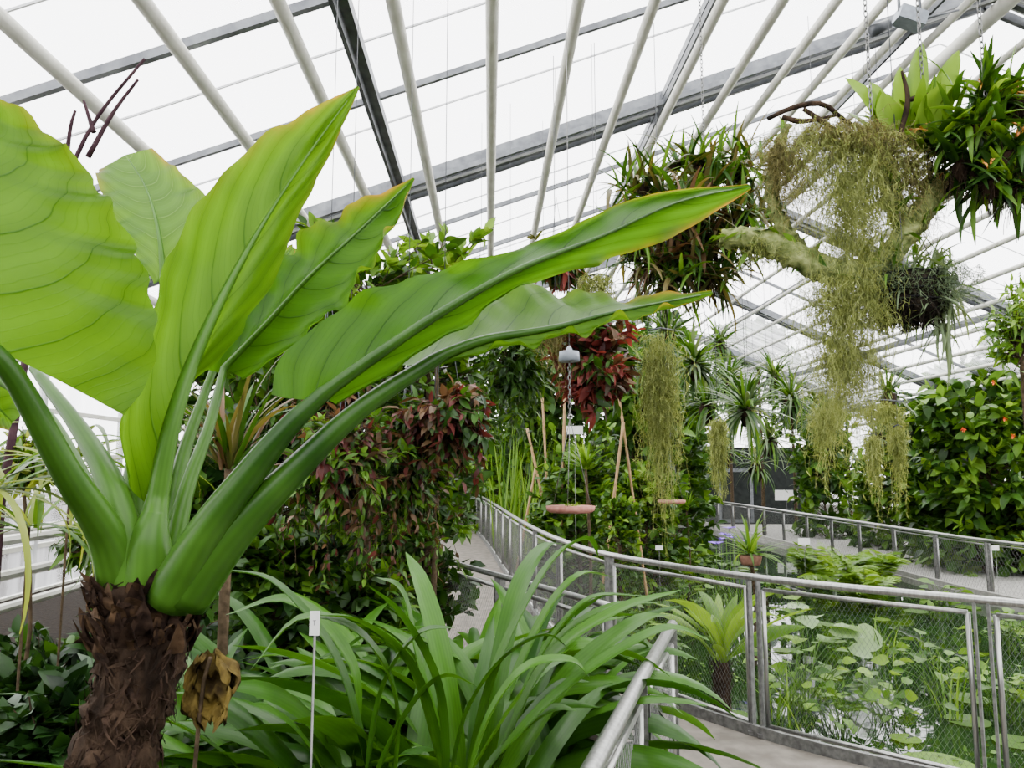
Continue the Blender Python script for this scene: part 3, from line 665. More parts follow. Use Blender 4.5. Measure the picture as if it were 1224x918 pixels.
def fern(base,n,L,w,label,mats=(G_MID,),name='fern',cat='fern',elev=(30,75),bend=(50,110),group=None):
    mb=MB(); b=np.array(base,float)
    for i in range(n):
        az=random.uniform(0,6.283); l=random.uniform(*L); P=droop(b,az,random.uniform(*elev),l,random.uniform(*bend),14)
        tube(mb,P,[.003,.001],3,len(mats)-1,.3,False)
        pos=[];dr=[]; sd=A(-math.sin(az),math.cos(az),0)
        for k in range(2,14):
            for f in(0,.5):
                if k+f>13: continue
                p=P[k-1]+(P[k]-P[k-1])*f; T=nrm(P[k]-P[k-1])
                for sg in(-1,1): pos.append(p); dr.append(sd*sg+T*.5)
        pos=np.array(pos); dr=np.array(dr); kk=np.repeat(np.linspace(0,1,len(pos)//2),2)
        scatter(mb,LA3,pos,dr,w*np.sin(np.pi*(kk*.85+.12)),np.full(len(pos),random.uniform(.2,.9)),0)
    return thing(name,label,cat,b,[('foliage',mb,list(mats))],group)
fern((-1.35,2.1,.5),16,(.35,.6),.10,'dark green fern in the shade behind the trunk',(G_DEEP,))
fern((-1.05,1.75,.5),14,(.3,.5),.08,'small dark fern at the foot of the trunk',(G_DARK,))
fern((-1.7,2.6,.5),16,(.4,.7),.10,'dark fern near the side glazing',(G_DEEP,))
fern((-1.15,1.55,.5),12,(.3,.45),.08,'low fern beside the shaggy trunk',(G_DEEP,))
mb=MB(); c=at(250,826,1.42)
nn=20
for sgn in (0,1):
    V=[];
    for i in range(nn):
        for j in range(nn):
            u=(i/(nn-1)-.5)*2; v=(j/(nn-1)-.5)*2; r_=math.sqrt(1-min(.98,v*v*.9))
            cu=1.1*math.sin(u*1.9)*.5
            V.append(c+A(cu*.040*r_*1.9+(.012 if sgn else 0)*math.sin(v*4),.022*math.cos(u*2.4)+.010*math.sin(v*9+u*5)+sgn*.018+rng.normal(0,.0012), v*.060+.008*math.sin(u*11+sgn*2)+.005*math.sin(u*23)))
    mb.add(V,grid_faces(nn,nn),0,.5)
tube(mb,crv([c+A(0,0,.06),c+A(-.02,.01,-.05),c+A(-.05,.03,-.6),A(c[0]-.05,c[1]+.03,.49)],10),.004,6,1)
single('withered_leaf','crumpled brown and yellow dead leaf on a thin stalk','leaf',mb,[solid('withered',(.022,.014,.005),(.12,.085,.018),.8,scale=22,bump=.8),WOOD],(c[0],c[1],.5))
def label(px,py,d,zg,w=.022,h=.05,txt=None,lab='small white plant label on a thin metal stake'):
    c=at(px,py,d); st=MB(); tube(st,[(c[0],c[1]+.004,zg-.02),(c[0],c[1]+.004,c[2])],.0025,6)
    pl=MB(); box(pl,c,(w,.003,h))
    parts=[('stake',st,[STEELD]),('label_plate',pl,[WHITE],False)]
    if txt:
        m=MB(); box(m,c+A(0,-.002,h*.12),(w*.30,.001,h*.03)); box(m,c+A(0,-.002,.001),(w*.05,.001,h*.2)); parts.append(('lettering',m,[INK],False))
    thing('plant_label',lab,'sign',(c[0],c[1],zg),parts,'plant labels')
label(376,745,1.55,.5,.020,.048,True)
label(961,647,14,-.72,.22,.12); label(687,514,9,-.72,.2,.1); label(788,655,10,-.72,.1,.06); label(940,592,29,-.72,.9,.4); label(1190,655,10.5,-.72,.1,.07)  # the widest plate, near the end wall, stands for the sign at the door
# ================================================================ MID-GROUND LEFT
def twiggy(name,label,px,py,d,n,spread,H,zg,size,mats,p,per=11):
    b=at(px,py,d); wd=MB(); fo=MB()
    tube(wd,crv([A(b[0],b[1],zg),A(b[0]+.03,b[1],(zg+b[2])/2),b],8),[.022,.016,.012],7)
    for i in range(n):
        az=random.uniform(0,6.283); s0=b+A(0,0,-random.uniform(0,.35)); P=droop(s0,az,random.uniform(35,85),random.uniform(*H),random.uniform(-20,45),9,random.uniform(-.4,.4)); P[:,0]+=np.linspace(0,random.uniform(-spread,spread),9)
        tube(wd,P,[.005,.002],4,cap=False)
        k=rng.uniform(2.5,8,per); i0=np.minimum(k.astype(int),7); f=(k-i0)[:,None]; Q=P[i0]*(1-f)+P[i0+1]*f
        D=rng.normal(0,1,(per,3))+A(0,0,.7)+(P[-1]-P[0])/np.linalg.norm(P[-1]-P[0])*.8
        scatter(fo,OV,Q,D,size*rng.uniform(.6,1.25,per),np.clip(rng.uniform(.1,.9)+rng.normal(0,.15,per),0,1),rng.choice(len(mats),size=per,p=p))
    thing(name,label,'shrub',A(b[0],b[1],zg),[('foliage',fo,list(mats)),('stem',wd,[WOOD])])
twiggy('shrub','open shrub with thin upright twigs and light green leaves',440,345,4.3,34,.45,(.25,.55),.5,.115,(G_MID,G_LITE,G_DARK),[.45,.35,.2])
twiggy('shrub','slender open shrub with upright light green leaves',520,335,4.7,28,.35,(.25,.52),.5,.12,(G_LITE,G_MID),[.55,.45])
twiggy('shrub','sparse shrub with glossy leaves on thin twigs',390,320,4.8,16,.3,(.2,.45),.5,.11,(G_MID,G_LITE),[.6,.4])
bush('shrub','broad dark shrub behind the long taro leaves','shrub',380,370,5.4,80,50,800,.11,[G_MID,G_DARK],[.4,.6],ground=.5)
bush('shrub','tall leafy shrub behind the long taro leaves','shrub',510,385,5.8,70,50,1100,.11,[G_MID,G_DARK],[.4,.6],ground=.5)
bush('red_leaf_shrub','hanging shrub with dark red and green pointed leaves','shrub',530,490,3.6,75,65,1600,.072,[G_RED,G_RB,G_DARK],[.35,.3,.35],hang=True,T=LO,droop=.6)
bush('trailing_shrub','trailing shrub with small green and reddish leaves','shrub',415,555,3.4,85,95,1900,.058,[G_MID,G_RB,G_RED,G_DARK],[.35,.28,.10,.27],hang=True,T=LO,droop=.7)
bush('trailing_shrub','trailing shrub with mixed green and brown leaves','shrub',485,575,3.8,85,75,1700,.062,[G_DARK,G_MID,G_RB],[.35,.4,.25],hang=True,T=LO,droop=.7)
bush('trailing_shrub','reddish trailing plant behind the taro stems','shrub',390,480,3.9,75,70,1400,.065,[G_RB,G_RED,G_DARK],[.35,.15,.5],hang=True,T=LO,droop=.6)
bush('shrub','dense dark green shrub behind the taro stems','shrub',320,490,4.6,85,110,1400,.10,[G_DARK,G_MID],[.65,.35],ground=.5)
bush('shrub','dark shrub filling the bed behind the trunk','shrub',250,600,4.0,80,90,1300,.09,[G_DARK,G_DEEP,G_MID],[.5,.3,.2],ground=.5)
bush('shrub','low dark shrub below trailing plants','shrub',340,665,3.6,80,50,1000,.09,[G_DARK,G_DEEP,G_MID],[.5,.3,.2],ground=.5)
bush('shrub','dark green shrub by the railing','shrub',415,700,4.2,80,40,900,.09,[G_DARK,G_MID],[.7,.3],ground=.5)
bush('shrub','leafy shrub growing up against the mesh railing','shrub',492,600,5.9,45,65,1100,.09,[G_DARK,G_MID,G_RB],[.5,.3,.2],ground=.5)
bush('shrub','green shrub against the side glazing','shrub',250,400,5.2,70,60,600,.12,[G_MID,G_DARK],ground=.5)
bush('shrub','tall shrub against the side glazing','shrub',420,430,6.5,115,75,1700,.13,[G_DARK,G_MID],[.7,.3],ground=.5)
bush('shrub','sparse grey-green shrub near the side glazing','shrub',30,550,3.0,70,45,520,.075,[G_YEL,G_MID,G_GREY,G_DARK],[.2,.4,.15,.25],ground=.5,T=LA,trunk=.008,fill=False,droop=.9)
bush('shrub','thin leafy shrub near the side glazing','shrub',120,630,3.4,45,55,520,.075,[G_MID,G_GREY,G_DARK],[.35,.15,.5],ground=.5,T=LA,trunk=.008,fill=False,droop=.9)
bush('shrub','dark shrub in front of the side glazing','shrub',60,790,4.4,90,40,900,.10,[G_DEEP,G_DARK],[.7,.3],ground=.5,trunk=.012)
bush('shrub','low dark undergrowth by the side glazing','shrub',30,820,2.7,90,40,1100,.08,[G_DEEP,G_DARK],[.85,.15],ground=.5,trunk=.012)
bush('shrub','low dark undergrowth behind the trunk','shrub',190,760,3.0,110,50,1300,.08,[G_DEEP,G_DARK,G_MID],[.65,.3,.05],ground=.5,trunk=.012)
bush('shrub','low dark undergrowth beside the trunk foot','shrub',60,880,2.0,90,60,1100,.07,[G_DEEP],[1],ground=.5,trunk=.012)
bush('shrub','fine leaved shrub near the pipes','shrub',190,600,5.0,50,60,700,.10,[G_DARK,G_MID,G_LITE],[.5,.3,.2],ground=.5,trunk=.015)
mb=MB(); bb=at(275,560,2.7); rosette(mb,bb,48,(.3,.5),.012,(40,85),(20,90),3,nc=3,p=[.5,.2,.3])
tube(mb,[bb,A(bb[0],2.7,.48)],.02,8,3)
single('bromeliad','rosette of brownish green straps on a stem','plant',mb,[G_BROM,G_RB,G_DARK,WOOD],A(bb[0],2.7,.5))
for px,py,d in((-5,585,2.0),(85,560,2.6),(35,630,2.3)):
    b=at(px,py,d); mb=MB(); rosette(mb,b,20,(.35,.65),.011,(-10,60),(90,150),3,nc=3,seg=12,p=[.5,.2,.3])
    tube(mb,[b,A(b[0],b[1],.49)],.004,6,3)
    single('trailing_strap_plant','drooping yellow-green strap leaves on a slim stem','plant',mb,[G_YEL,G_GREY,G_MID,WOOD],A(b[0],b[1],.5),group='drooping strap plants')
mb=MB()
for q in ([(60,260,2.6),(110,150,2.6),(173,70,2.6)],[(105,188,2.6),(135,135,2.6),(165,95,2.6)],[(112,158,2.6),(100,120,2.6)],[(75,240,2.6),(83,160,2.6),(90,132,2.6)]):
    tube(mb,crv(pt(q),8),[.010,.007,.005],6)
b=at(60,260,2.6); tube(mb,[b,A(b[0]-.1,b[1],1.6),A(b[0]-.1,b[1],.48)],[.01,.015,.02],6)
single('bare_stem','dark purple bare branching stem above the big leaf','plant',mb,[solid('dark_twig',(.02,.008,.012),(.05,.025,.03),.7)],A(b[0]-.1,b[1],.5))
# ================================================================ MID CENTRE
bush('red_bromeliad_basket','hanging basket of dark red leafy plants','hanging plant',712,432,6.0,60,70,1500,.125,[G_REDB,G_RB,G_DARK],[.6,.2,.2],hang=True,T=LO)
bush('red_bromeliad_basket','hanging basket of reddish plants with grey-green tufts','hanging plant',665,315,6.2,50,45,900,.11,[G_REDB,G_BROM,G_DARK],[.3,.4,.3],hang=True,T=LA)
bush('hanging_foliage','hanging dark green leafy plant','hanging plant',610,440,6.6,45,68,950,.12,[G_DARK,G_MID],[.7,.3],hang=True,T=LA,droop=.7)
bush('hanging_foliage','hanging green plant with drooping leaves','hanging plant',650,400,7.2,38,42,500,.12,[G_DARK,G_MID],[.5,.5],hang=True,T=LA,droop=.5)
bush('hanging_foliage','hanging leafy plant with fresh foliage','hanging plant',575,360,6.8,55,42,700,.12,[G_DARK,G_MID],[.5,.5],hang=True,T=LA,droop=.5)
bg='background shrubs and trees'
for px,py,d,rx,ry,n,sz,ms,w in [
 (540,420,22,80,90,1500,.32,[G_DARK,G_MID],[.7,.3]),(640,460,18,60,115,1400,.26,[G_MID,G_DARK],[.5,.5]),
 (535,530,25,55,60,1000,.32,[G_MID,G_DARK],[.5,.5]),(600,540,20,50,60,1000,.26,[G_MID,G_LITE,G_DARK],[.4,.2,.4]),
 (690,560,12,60,65,1000,.16,[G_MID,G_DARK,G_LITE],[.4,.4,.2]),(755,460,15,65,115,1500,.24,[G_MID,G_DARK],[.5,.5]),
 (775,580,13,50,45,900,.16,[G_MID,G_LITE,G_DARK],[.5,.2,.3]),(700,400,17,80,90,1000,.28,[G_DARK,G_MID],[.6,.4]),
 (815,510,21,42,80,1100,.28,[G_DARK,G_MID],[.6,.4]),(800,410,19,55,65,900,.28,[G_MID,G_DARK],[.4,.6]),
 (985,530,25.5,50,80,1200,.32,[G_DARK,G_MID],[.5,.5]),(1065,540,22,52,80,1100,.32,[G_DARK,G_MID],[.5,.5]),
 (480,430,24,60,90,1100,.34,[G_DARK,G_MID],[.7,.3]),(1118,570,18.5,48,60,800,.30,[G_MID,G_DARK],[.5,.5]),
 (1210,600,17,50,55,700,.26,[G_DARK,G_MID],[.5,.5]),(1135,480,20,50,60,700,.34,[G_DARK,G_MID],[.5,.5]),
 (1190,435,18,42,55,600,.30,[G_MID,G_DARK],[.6,.4]),(740,615,10.2,32,26,600,.10,[G_MID,G_LITE,G_DARK],[.4,.2,.4]),
 (655,615,12.3,30,28,600,.12,[G_MID,G_DARK],[.6,.4])]:
    bush('background_shrub','leafy green shrub in the planting beyond the pond' if px>600 else 'leafy green shrub among tall plants','shrub',px,py,d,rx,ry,int(n*1.3),sz,ms,w,ground=-.7 if px>600 else 0,group=bg)
for px,py,d,rx,ry in((870,440,29,55,60),(945,465,29,55,55),(905,405,26,50,40),(1010,460,27,45,45)):
    bush('background_tree','spreading tree crown on a slim trunk near the end wall','tree',px,py,d,rx,ry,1500,.32,[G_MID,G_DARK],[.4,.6],ground=-.7,fill=False,group='trees near the end wall',trunk=.06)
bush('flowering_tree','glossy green tree with a few tiny orange flowers','tree',1178,510,17,86,82,2100,.32,[G_DARK,G_MID,G_LITE],[.45,.45,.1],ground=-.6,T=OV,flowers=(8,.07,ORANGE),trunk=.06,droop=.4)
bush('tree','tree with fresh light green foliage near the roof','tree',1218,385,7.5,48,72,620,.13,[G_MID,G_LITE],[.6,.4],ground=-.6,T=LA,fill=False,droop=.4)
def spiky(px,py,d,rpx,n,label,zg,mats=(G_MID,G_GREY,G_DARK),name='yucca',w=.02,elev=(-40,85),bend=(5,60),trunk=.04,hang=False,dish=False):
    b=at(px,py,d); L=rpx*d/F; mb=MB(); rosette(mb,b,n,(L*.7,L*1.1),w,elev,bend,len(mats),nc=3,seg=7)
    tk=MB()
    if hang:
        k=d/9
        tube(tk,crv([b+A(0,0,-.2*k),b+A(0,0,-.08*k),b+A(0,0,.02)],5),[.03*k,.10*k,.06*k],10); tk.V[0]+=rng.normal(0,.012*k,tk.V[0].shape)
        tw_=MB(); tube(tw_,[b,A(b[0],b[1],roof_z(b[0],b[1]))],.004,4)
        return thing('hanging_rosette',label,'hanging plant',b,[('foliage',mb,list(mats)),('root_ball',tk,[BARK]),('wire',tw_,[DKM])])
    tube(tk,crv([A(b[0],b[1],zg),A(b[0]+.05,b[1],(zg+b[2])/2),b],8),[trunk*1.2,trunk,trunk*.8],8)
    parts=[('foliage',mb,list(mats)),('stem',tk,[WOOD])]
    if dish:
        dm=MB(); tube(dm,[b+A(0,0,-.14),b+A(0,0,-.12),b+A(0,0,-.03),b+A(0,0,-.02)],[.10,.12,.14,.12],20); parts.append(('dish',dm,[CLAY]))
    return thing(name,label,'plant',A(b[0],b[1],zg),parts)
for a in [(830,435,10,60,120),(800,400,11,48,90),(870,455,12,48,90),(892,490,9,68,120),(945,475,13,52,100),(845,485,11,50,90),(920,525,14,45,70),(925,450,15,50,80),(775,440,12,45,70),(980,500,16,45,70),(860,410,13,42,70),(905,555,17,40,60),(865,540,13,36,60)]:
    spiky(*a,'hanging rosette of narrow arching grey-green leaves',-.72,w=.026,hang=True,elev=(-50,80),bend=(20,90))
for a in [(1062,470,12,45,60),(1050,520,13,40,50)]:
    spiky(*a,'spiky rosette of narrow grey-green leaves on a root ball',-.72,w=.024,hang=True)
spiky(897,662,9.5,50,44,'rosette of bright green spiky leaves in a clay pot',-.72,mats=(G_LITE,G_MID),elev=(0,85),bend=(10,80),w=.020,trunk=.03,dish=True)
for a in [(700,560,9,40,30),(820,610,14,30,30)]:
    spiky(*a,'rosette of bright green spiky leaves by the pond',-.72,mats=(G_LITE,G_MID),elev=(20,85),bend=(10,70),w=.020,trunk=.02)
for px,py in((1010,715),(1055,700),(975,700),(1035,725)):
    b=onz(px,py,-.72); fern(b,9,(.9,1.5),.34,'arching light green palm fronds rising from the water',(G_LITE,),name='palm',cat='palm',elev=(50,85),bend=(50,100))
for px,d,t in((590,15,480),(612,17,490),(635,14,500),(600,16,465)):
    mb=MB(); b=A((px-612)/F*d+.3,d,-.72); H=CZ+.72+(559-t)/F*d
    rosette(mb,b,26,(H*.7,H*1.0),.018,(78,88),(2,35),2,nc=3,seg=8,jit=.2)
    single('tall_grass','tall thin upright green grass stems','grass',mb,[G_LITE,G_MID],b)
for q in ([(745,505,11),(728,640,11)],[(630,512,13),(655,625,13)],[(648,470,13),(655,600,13)],[(675,470,12),(672,610,12)],[(640,560,13.5),(628,625,13.5)],[(738,460,12),(752,560,12)]):
    p0,p1=at(*q[0]),at(*q[1]); d=(p1-p0); k=(p1[2]+.72)/(p0[2]-p1[2]); p2=p1+d*k
    mb=MB(); P=crv([p0,(p0+p2)/2,p2],18); R=np.full(18,.020); R[::3]*=1.25; tube(mb,P,R,8)
    single('bamboo_cane','tan bamboo cane support','cane',mb,[CANE],p2,group='bamboo canes')
for px,py,d,r,ztop,kc in((682,607,5.0,.165,432,1.35),(803,599,9.0,.165,440,1.0)):
    c=at(px,py,d); ds=MB(); tube(ds,[c+A(0,0,-.03),c+A(0,0,-.015),c+A(0,0,.012),c+A(0,0,.014),c+A(0,0,.002)],[r*.85,r*.98,r,r*.92,r*.86],28)
    fi=MB(); foliage(fi,fi,c+A(0,0,.008),(r*.7,r*.7,.006),90,OV3,.025,1,[1])
    ch=MB(); tp=at(px,ztop,d)
    for a in(.3,2.4,4.5): tube(ch,[c+A(math.cos(a)*r*.9,math.sin(a)*r*.9,.01),A(c[0],c[1],c[2]+.6)],.0025,4)
    tz=roof_z(c[0],c[1])
    chain(ch,A(c[0],c[1],c[2]+.6),A(c[0],c[1],tp[2]),r=.012,wire=.0035); tube(ch,[A(c[0],c[1],tp[2]),A(c[0],c[1],tz)],.003,4)
    cp=MB(); q=A(c[0],c[1],tp[2]); tube(cp,[q,q+A(0,0,.05*kc),q+A(0,0,.055*kc),q+A(0,0,.08*kc)],[.055*kc,.05*kc,.025,.01],16)
    thing('hanging_dish','round pink terracotta dish of seedlings hung on a chain','hanging dish',c,[('dish',ds,[TERRA]),('seedlings',fi,[G_LITE]),('chain',ch,[STEELD]),('cap',cp,[GREYBOX])],'hanging dishes')
# ================================================================ EPIPHYTE BRANCH WITH MOSS
def hangmoss(px0,px1,py,d,n,L,label,cols=(G_MOSS,),**k):
    p0,p1=at(px0,py,d),at(px1,py,d); mb=MB(); moss(mb,p0,p1,n,L,**k)
    hk=MB(); m=(p0+p1)/2; tube(hk,[p0,(p0+p1)/2+A(0,0,.02),p1],.008,6); tube(hk,[m+A(0,0,.02),A(m[0],m[1],roof_z(m[0],m[1]))],.003,4)
    thing('hanging_moss',label,'hanging plant',m,[('strands',mb,list(cols)),('hanger',hk,[DKM])])
hangmoss(774,806,395,6.0,380,(.8,1.5),'long ragged curtain of pale olive hanging moss strands',thick=.0018,spread=.035,tuft=.04,seg=20,wob=.013,zr=.55)
hangmoss(854,862,505,8.0,240,(.7,.9),'dense grey-green moss tail on a wire',thick=.003,spread=.03,tuft=.06,wob=.01)
hangmoss(1038,1048,520,7.5,150,(.5,.95),'thin grey-green moss tail',thick=.002,spread=.03,tuft=.05,wob=.01,zr=.15)
hangmoss(1068,1078,510,7.5,150,(.4,.85),'thin grey-green moss tail',thick=.002,spread=.03,tuft=.05,wob=.01,zr=.15)
hangmoss(1030,1080,480,7.6,120,(.2,.5),'spreading grey moss tuft on a wire',thick=.002,spread=.05,tuft=.06,zr=.1)
hangmoss(975,1000,470,6.8,180,(.4,.95),'thick trailing grey-green moss',thick=.002,spread=.04,tuft=.05,wob=.012,zr=.25)
hangmoss(655,672,370,6.0,140,(.4,.75),'thin brown-grey moss beside the red basket',cols=(G_MOSSB,),thick=.002,spread=.03,tuft=.04)
hangmoss(700,728,330,6.0,120,(.3,.5),'short tuft of pale moss',thick=.002,spread=.03,tuft=.04)
hangmoss(890,900,480,10,120,(.6,1.0),'slim pale moss tail between hanging rosettes',thick=.003,spread=.03,tuft=.06,wob=.01)
org2=at(1000,300,3.3)
wood=MB()
tube(wood,crv(pt([(862,285,3.4),(905,287,3.34),(950,305,3.25),(1000,325,3.2),(1050,315,3.23),(1090,270,3.25),(1125,215,3.3)]),60),[.04,.060,.056,.060,.052,.054,.045],14)
tube(wood,crv(pt([(965,312,3.3),(928,255,3.33),(925,200,3.36),(940,150,3.36)]),40),[.036,.032,.028,.015],14)
tube(wood,crv(pt([(1085,285,3.25),(1068,240,3.24),(1050,190,3.25),(1035,150,3.25)]),40),[.038,.034,.028,.015],14)
for v in wood.V: v+=rng.normal(0,.006,v.shape)
allv=np.concatenate(wood.V); tf=MB(); kk=rng.integers(0,len(allv),2600); scatter(tf,NV,allv[kk],rng.normal(size=(2600,3))+A(0,0,-.3),rng.uniform(.012,.04,2600),rng.random(2600),0)
kk=rng.integers(0,len(allv),260); scatter(tf,LA3,allv[kk],rng.normal(size=(260,3))+A(0,0,.1),rng.uniform(.04,.11,260),rng.random(260),1)
tw=MB()
for q in ([(918,142,3.2),(950,128,3.2),(985,125,3.2),(1020,150,3.22),(1080,160,3.25)],[(960,130,3.2),(990,150,3.2),(1010,165,3.2)],[(935,140,3.2),(960,145,3.2),(1000,138,3.2)],[(1075,165,3.2),(1085,120,3.2),(1078,85,3.2)],[(1085,120,3.2),(1110,112,3.2)]):
    tube(tw,crv(pt(q),14),[.010,.013,.010,.006],6)
ms=MB()
moss(ms,at(922,155,3.28),at(950,168,3.25),240,(.25,.6),spread=.03,m=1,zr=.1)
moss(ms,at(950,150,3.20),at(1080,170,3.20),520,(.2,.72),spread=.045,zr=.06,thick=.0008)
moss(ms,at(985,165,3.18),at(1035,200,3.18),440,(.7,1.4),spread=.045,seg=20,wob=.015,zr=.2,thick=.0008)
moss(ms,at(978,320,3.18),at(1035,330,3.18),480,(.3,.98),spread=.05,seg=18,wob=.015,zr=.1,thick=.0008)
moss(ms,at(985,400,3.25),at(1015,410,3.25),200,(.3,.65),spread=.045,seg=14,wob=.015,zr=.1,thick=.0008)
moss(ms,at(1060,160,3.25),at(1110,200,3.28),300,(.25,.55),spread=.04,m=1,zr=.1)
moss(ms,at(975,155,3.2),at(1070,165,3.2),380,(.05,.22),spread=.05,m=1)
moss(ms,at(900,285,3.34),at(960,305,3.26),100,(.05,.20),spread=.03)
parts=[('branch',wood,[LOGM]),('branch_tufts',tf,[G_MOSS,G_MID]),('twig',tw,[BARK]),('moss',ms,[G_MOSS,G_MOSSB])]
chn=MB(); b=at(1043,160,3.25); chain(chn,b,A(b[0],b[1],roof_z(b[0],b[1])),r=.011,wire=.003); parts.append(('chain',chn,[STEELD]))
chn=MB(); b=at(1112,235,3.29); chain(chn,b,A(b[0],b[1],roof_z(b[0],b[1])),r=.011,wire=.003); parts.append(('chain',chn,[STEELD]))
thing('epiphyte_branch','mossy branch hung on chains and draped with long moss','branch',org2,parts)
def brom(base,n,L,w,elev,bend,mats,label,name='bromeliad',fl=None,core=.04,p=None,group=None,seg=10,jit=.03,azr=(0,6.283),expl=(),ew=.040):
    mb=MB(); rosette(mb,base,n,L,w,elev,bend,len(mats),nc=5,seg=seg,fold=.35,jit=jit,p=p,azr=azr,roll=.4)
    for q in expl:
        P=crv(pt(q),12); strap(mb,P,ew,(1,.3,0),.35,0,random.uniform(.5,.95),5,lambda t: np.clip(t*2.2+.4,0,1)*(1-t**3)**.7)
    rt=MB(); b=np.array(base); tube(rt,crv([b+A(0,0,-core*1.6),b+A(0,0,-core*.6),b+A(0,0,.02)],5),[core*.3,core,core*.6],10)
    rt.V[0]+=rng.normal(0,core*.12,rt.V[0].shape)
    for i in range(50):
        P=droop(b+rng.normal(0,core*.5,3),random.uniform(0,6.28),-50,random.uniform(.06,.22),40,5); tube(rt,P,.0015,3,0,cap=False)
    parts=[('leaves',mb,list(mats)),('root_ball',rt,[BARK])]
    if fl:
        fm=MB()
        for i in range(fl):
            P=droop(b,random.uniform(0,6.28),random.uniform(5,60),random.uniform(L[0]*.5,L[1]*.8),60,8); tube(fm,P,.003,4,0)
            scatter(fm,LA3,P[3:],np.tile(P[-1]-P[-2],(5,1))+rng.normal(0,.01,(5,3)),np.full(5,.035),np.full(5,.5),0)
        parts.append(('flower_spikes',fm,[solid('spike',(.4,.10,.015),(.6,.35,.04),.5)]))
    return thing(name,label,'plant',b,parts,group)
brom(at(1105,165,3.3),14,(.2,.34),.045,(45,88),(0,50),(G_LITE,G_MID),'bromeliad with broad light green upright leaves',p=[.7,.3],ew=.076,
     expl=([(1100,180,3.3),(1092,110,3.3),(1102,50,3.3)],[(1105,180,3.28),(1122,110,3.25),(1146,60,3.2)],[(1095,180,3.3),(1075,130,3.3),(1076,80,3.3)],[(1100,180,3.27),(1108,130,3.2),(1130,100,3.15)],[(1100,180,3.3),(1060,140,3.25),(1055,110,3.2)]))
brom(at(1050,150,3.3),7,(.12,.2),.03,(40,90),(5,45),(G_LITE,G_YEL),'small light green bromeliad on the branch',ew=.062,expl=([(1062,165,3.3),(1040,125,3.3),(1010,93,3.3)],[(1062,160,3.3),(1050,125,3.3),(1040,98,3.3)]))
for q in ((1165,150,3.1),(1205,180,3.1),(1150,195,3.15),(1215,120,3.2),(1185,215,3.1),(1180,120,3.15),(1130,170,3.2),(1210,220,3.1)):
    brom(at(*q),48,(.12,.30),.020,(-50,88),(10,80),(G_MID,G_DARK,G_LITE),'dark green bromeliad clump with orange flower spikes',fl=3,core=.05,p=[.42,.5,.08],group='bromeliads on the hanging branch',jit=.045)
w=MB(); tube(w,crv(pt([(1120,235,3.4),(1150,215,3.2),(1190,200,3.1),(1225,175,3.15),(1260,170,3.2)]),14),[.03,.05,.055,.04],10)
w.V[0]+=rng.normal(0,.005,w.V[0].shape)
b=at(1185,205,3.1); w2=MB(); chain(w2,b,A(b[0],b[1],roof_z(b[0],b[1])),r=.011,wire=.003)
thing('hanging_branch','short hung branch carrying bromeliads','branch',b,[('branch',w,[BARK]),('chain',w2,[STEELD])])
bc=at(1082,352,3.25); bk=MB()
tube(bk,crv([bc+A(0,0,-.12),bc+A(0,0,-.09),bc+A(0,0,0),bc+A(0,0,.075)],14),[.08,.13,.16,.16],26)
bk.V[0]+=rng.normal(0,.007,bk.V[0].shape)
av=bk.V[0]; kk=rng.integers(0,len(av),2200); scatter(bk,NV,av[kk],rng.normal(size=(2200,3))+A(0,0,-.6),rng.uniform(.02,.075,2200),rng.random(2200),0)
sl=MB()
for i in range(5):
    z=-.08+i*.038; r=[.135,.152,.165,.168,.165][i]; th=np.linspace(0,2*math.pi,25); tube(sl,np.stack([bc[0]+np.cos(th)*r,bc[1]+np.sin(th)*r,np.full(25,bc[2]+z)+rng.normal(0,.003,25)],1),.004,5,cap=False)
fo=MB(); rosette(fo,bc+A(0,0,.06),70,(.12,.28),.009,(-30,85),(10,90),2,nc=3,jit=.07)
rosette(fo,bc+A(.14,0,.0),40,(.15,.3),.008,(-60,20),(10,60),1,nc=3,jit=.04); moss(fo,bc+A(-.15,-.12,.08),bc+A(.17,-.12,.08),150,(.08,.32),spread=.05)
rosette(fo,bc+A(-.1,0,.1),50,(.1,.24),.006,(20,85),(10,80),2,nc=3,jit=.05)
wr=MB()
for a in (0,2.1,4.2): tube(wr,[bc+A(math.cos(a)*.16,math.sin(a)*.16,.07),bc+A(0,0,.5),],.0025,4)
tube(wr,[bc+A(0,0,.5),A(bc[0],bc[1],roof_z(bc[0],bc[1]))],.0025,4)
thing('hanging_basket','dark shaggy slatted hanging basket with grey air plants','hanging basket',bc,[('basket',bk,[SHAG]),('slat_rim',sl,[BLACKP]),('air_plants',fo,[G_GREY,G_MID]),('wire',wr,[DKM])])
for q,l in (((1128,385,3.2),.32),((1135,355,3.25),.25),((1120,300,3.3),.2)):
    b=at(*q); mb=MB(); rosette(mb,b,26,(l*.5,l),.006,(-85,10),(10,70),1,nc=3,jit=.02); tube(mb,[b,b+A(-.06,0,.08)],.003,4)
    single('air_plant','spidery grey air plant hanging from the basket','plant',mb,[G_GREY],b)
for i,(q,cl) in enumerate([((825,300,3.8),0),((800,250,3.85),1),((860,230,3.9),1),((835,200,3.95),1),((785,315,3.85),0),((865,285,3.9),0),((820,255,3.75),0),((845,330,3.85),1),((770,225,3.95),1),((885,200,3.9),1),((890,260,3.9),1),((760,290,3.9),1),((800,335,3.8),1)]):
    brom(at(*q),80,(.14,.36),.013,(-50,88),(10,75),((G_RB,G_BROM,G_DARK) if cl==0 else (G_BROM,G_MID,G_DARK)),'bromeliad with bronze and green arching leaves',core=.04,group='hung bronze bromeliads',seg=9,jit=.06,p=([.3,.4,.3] if cl==0 else [.40,.42,.18]))
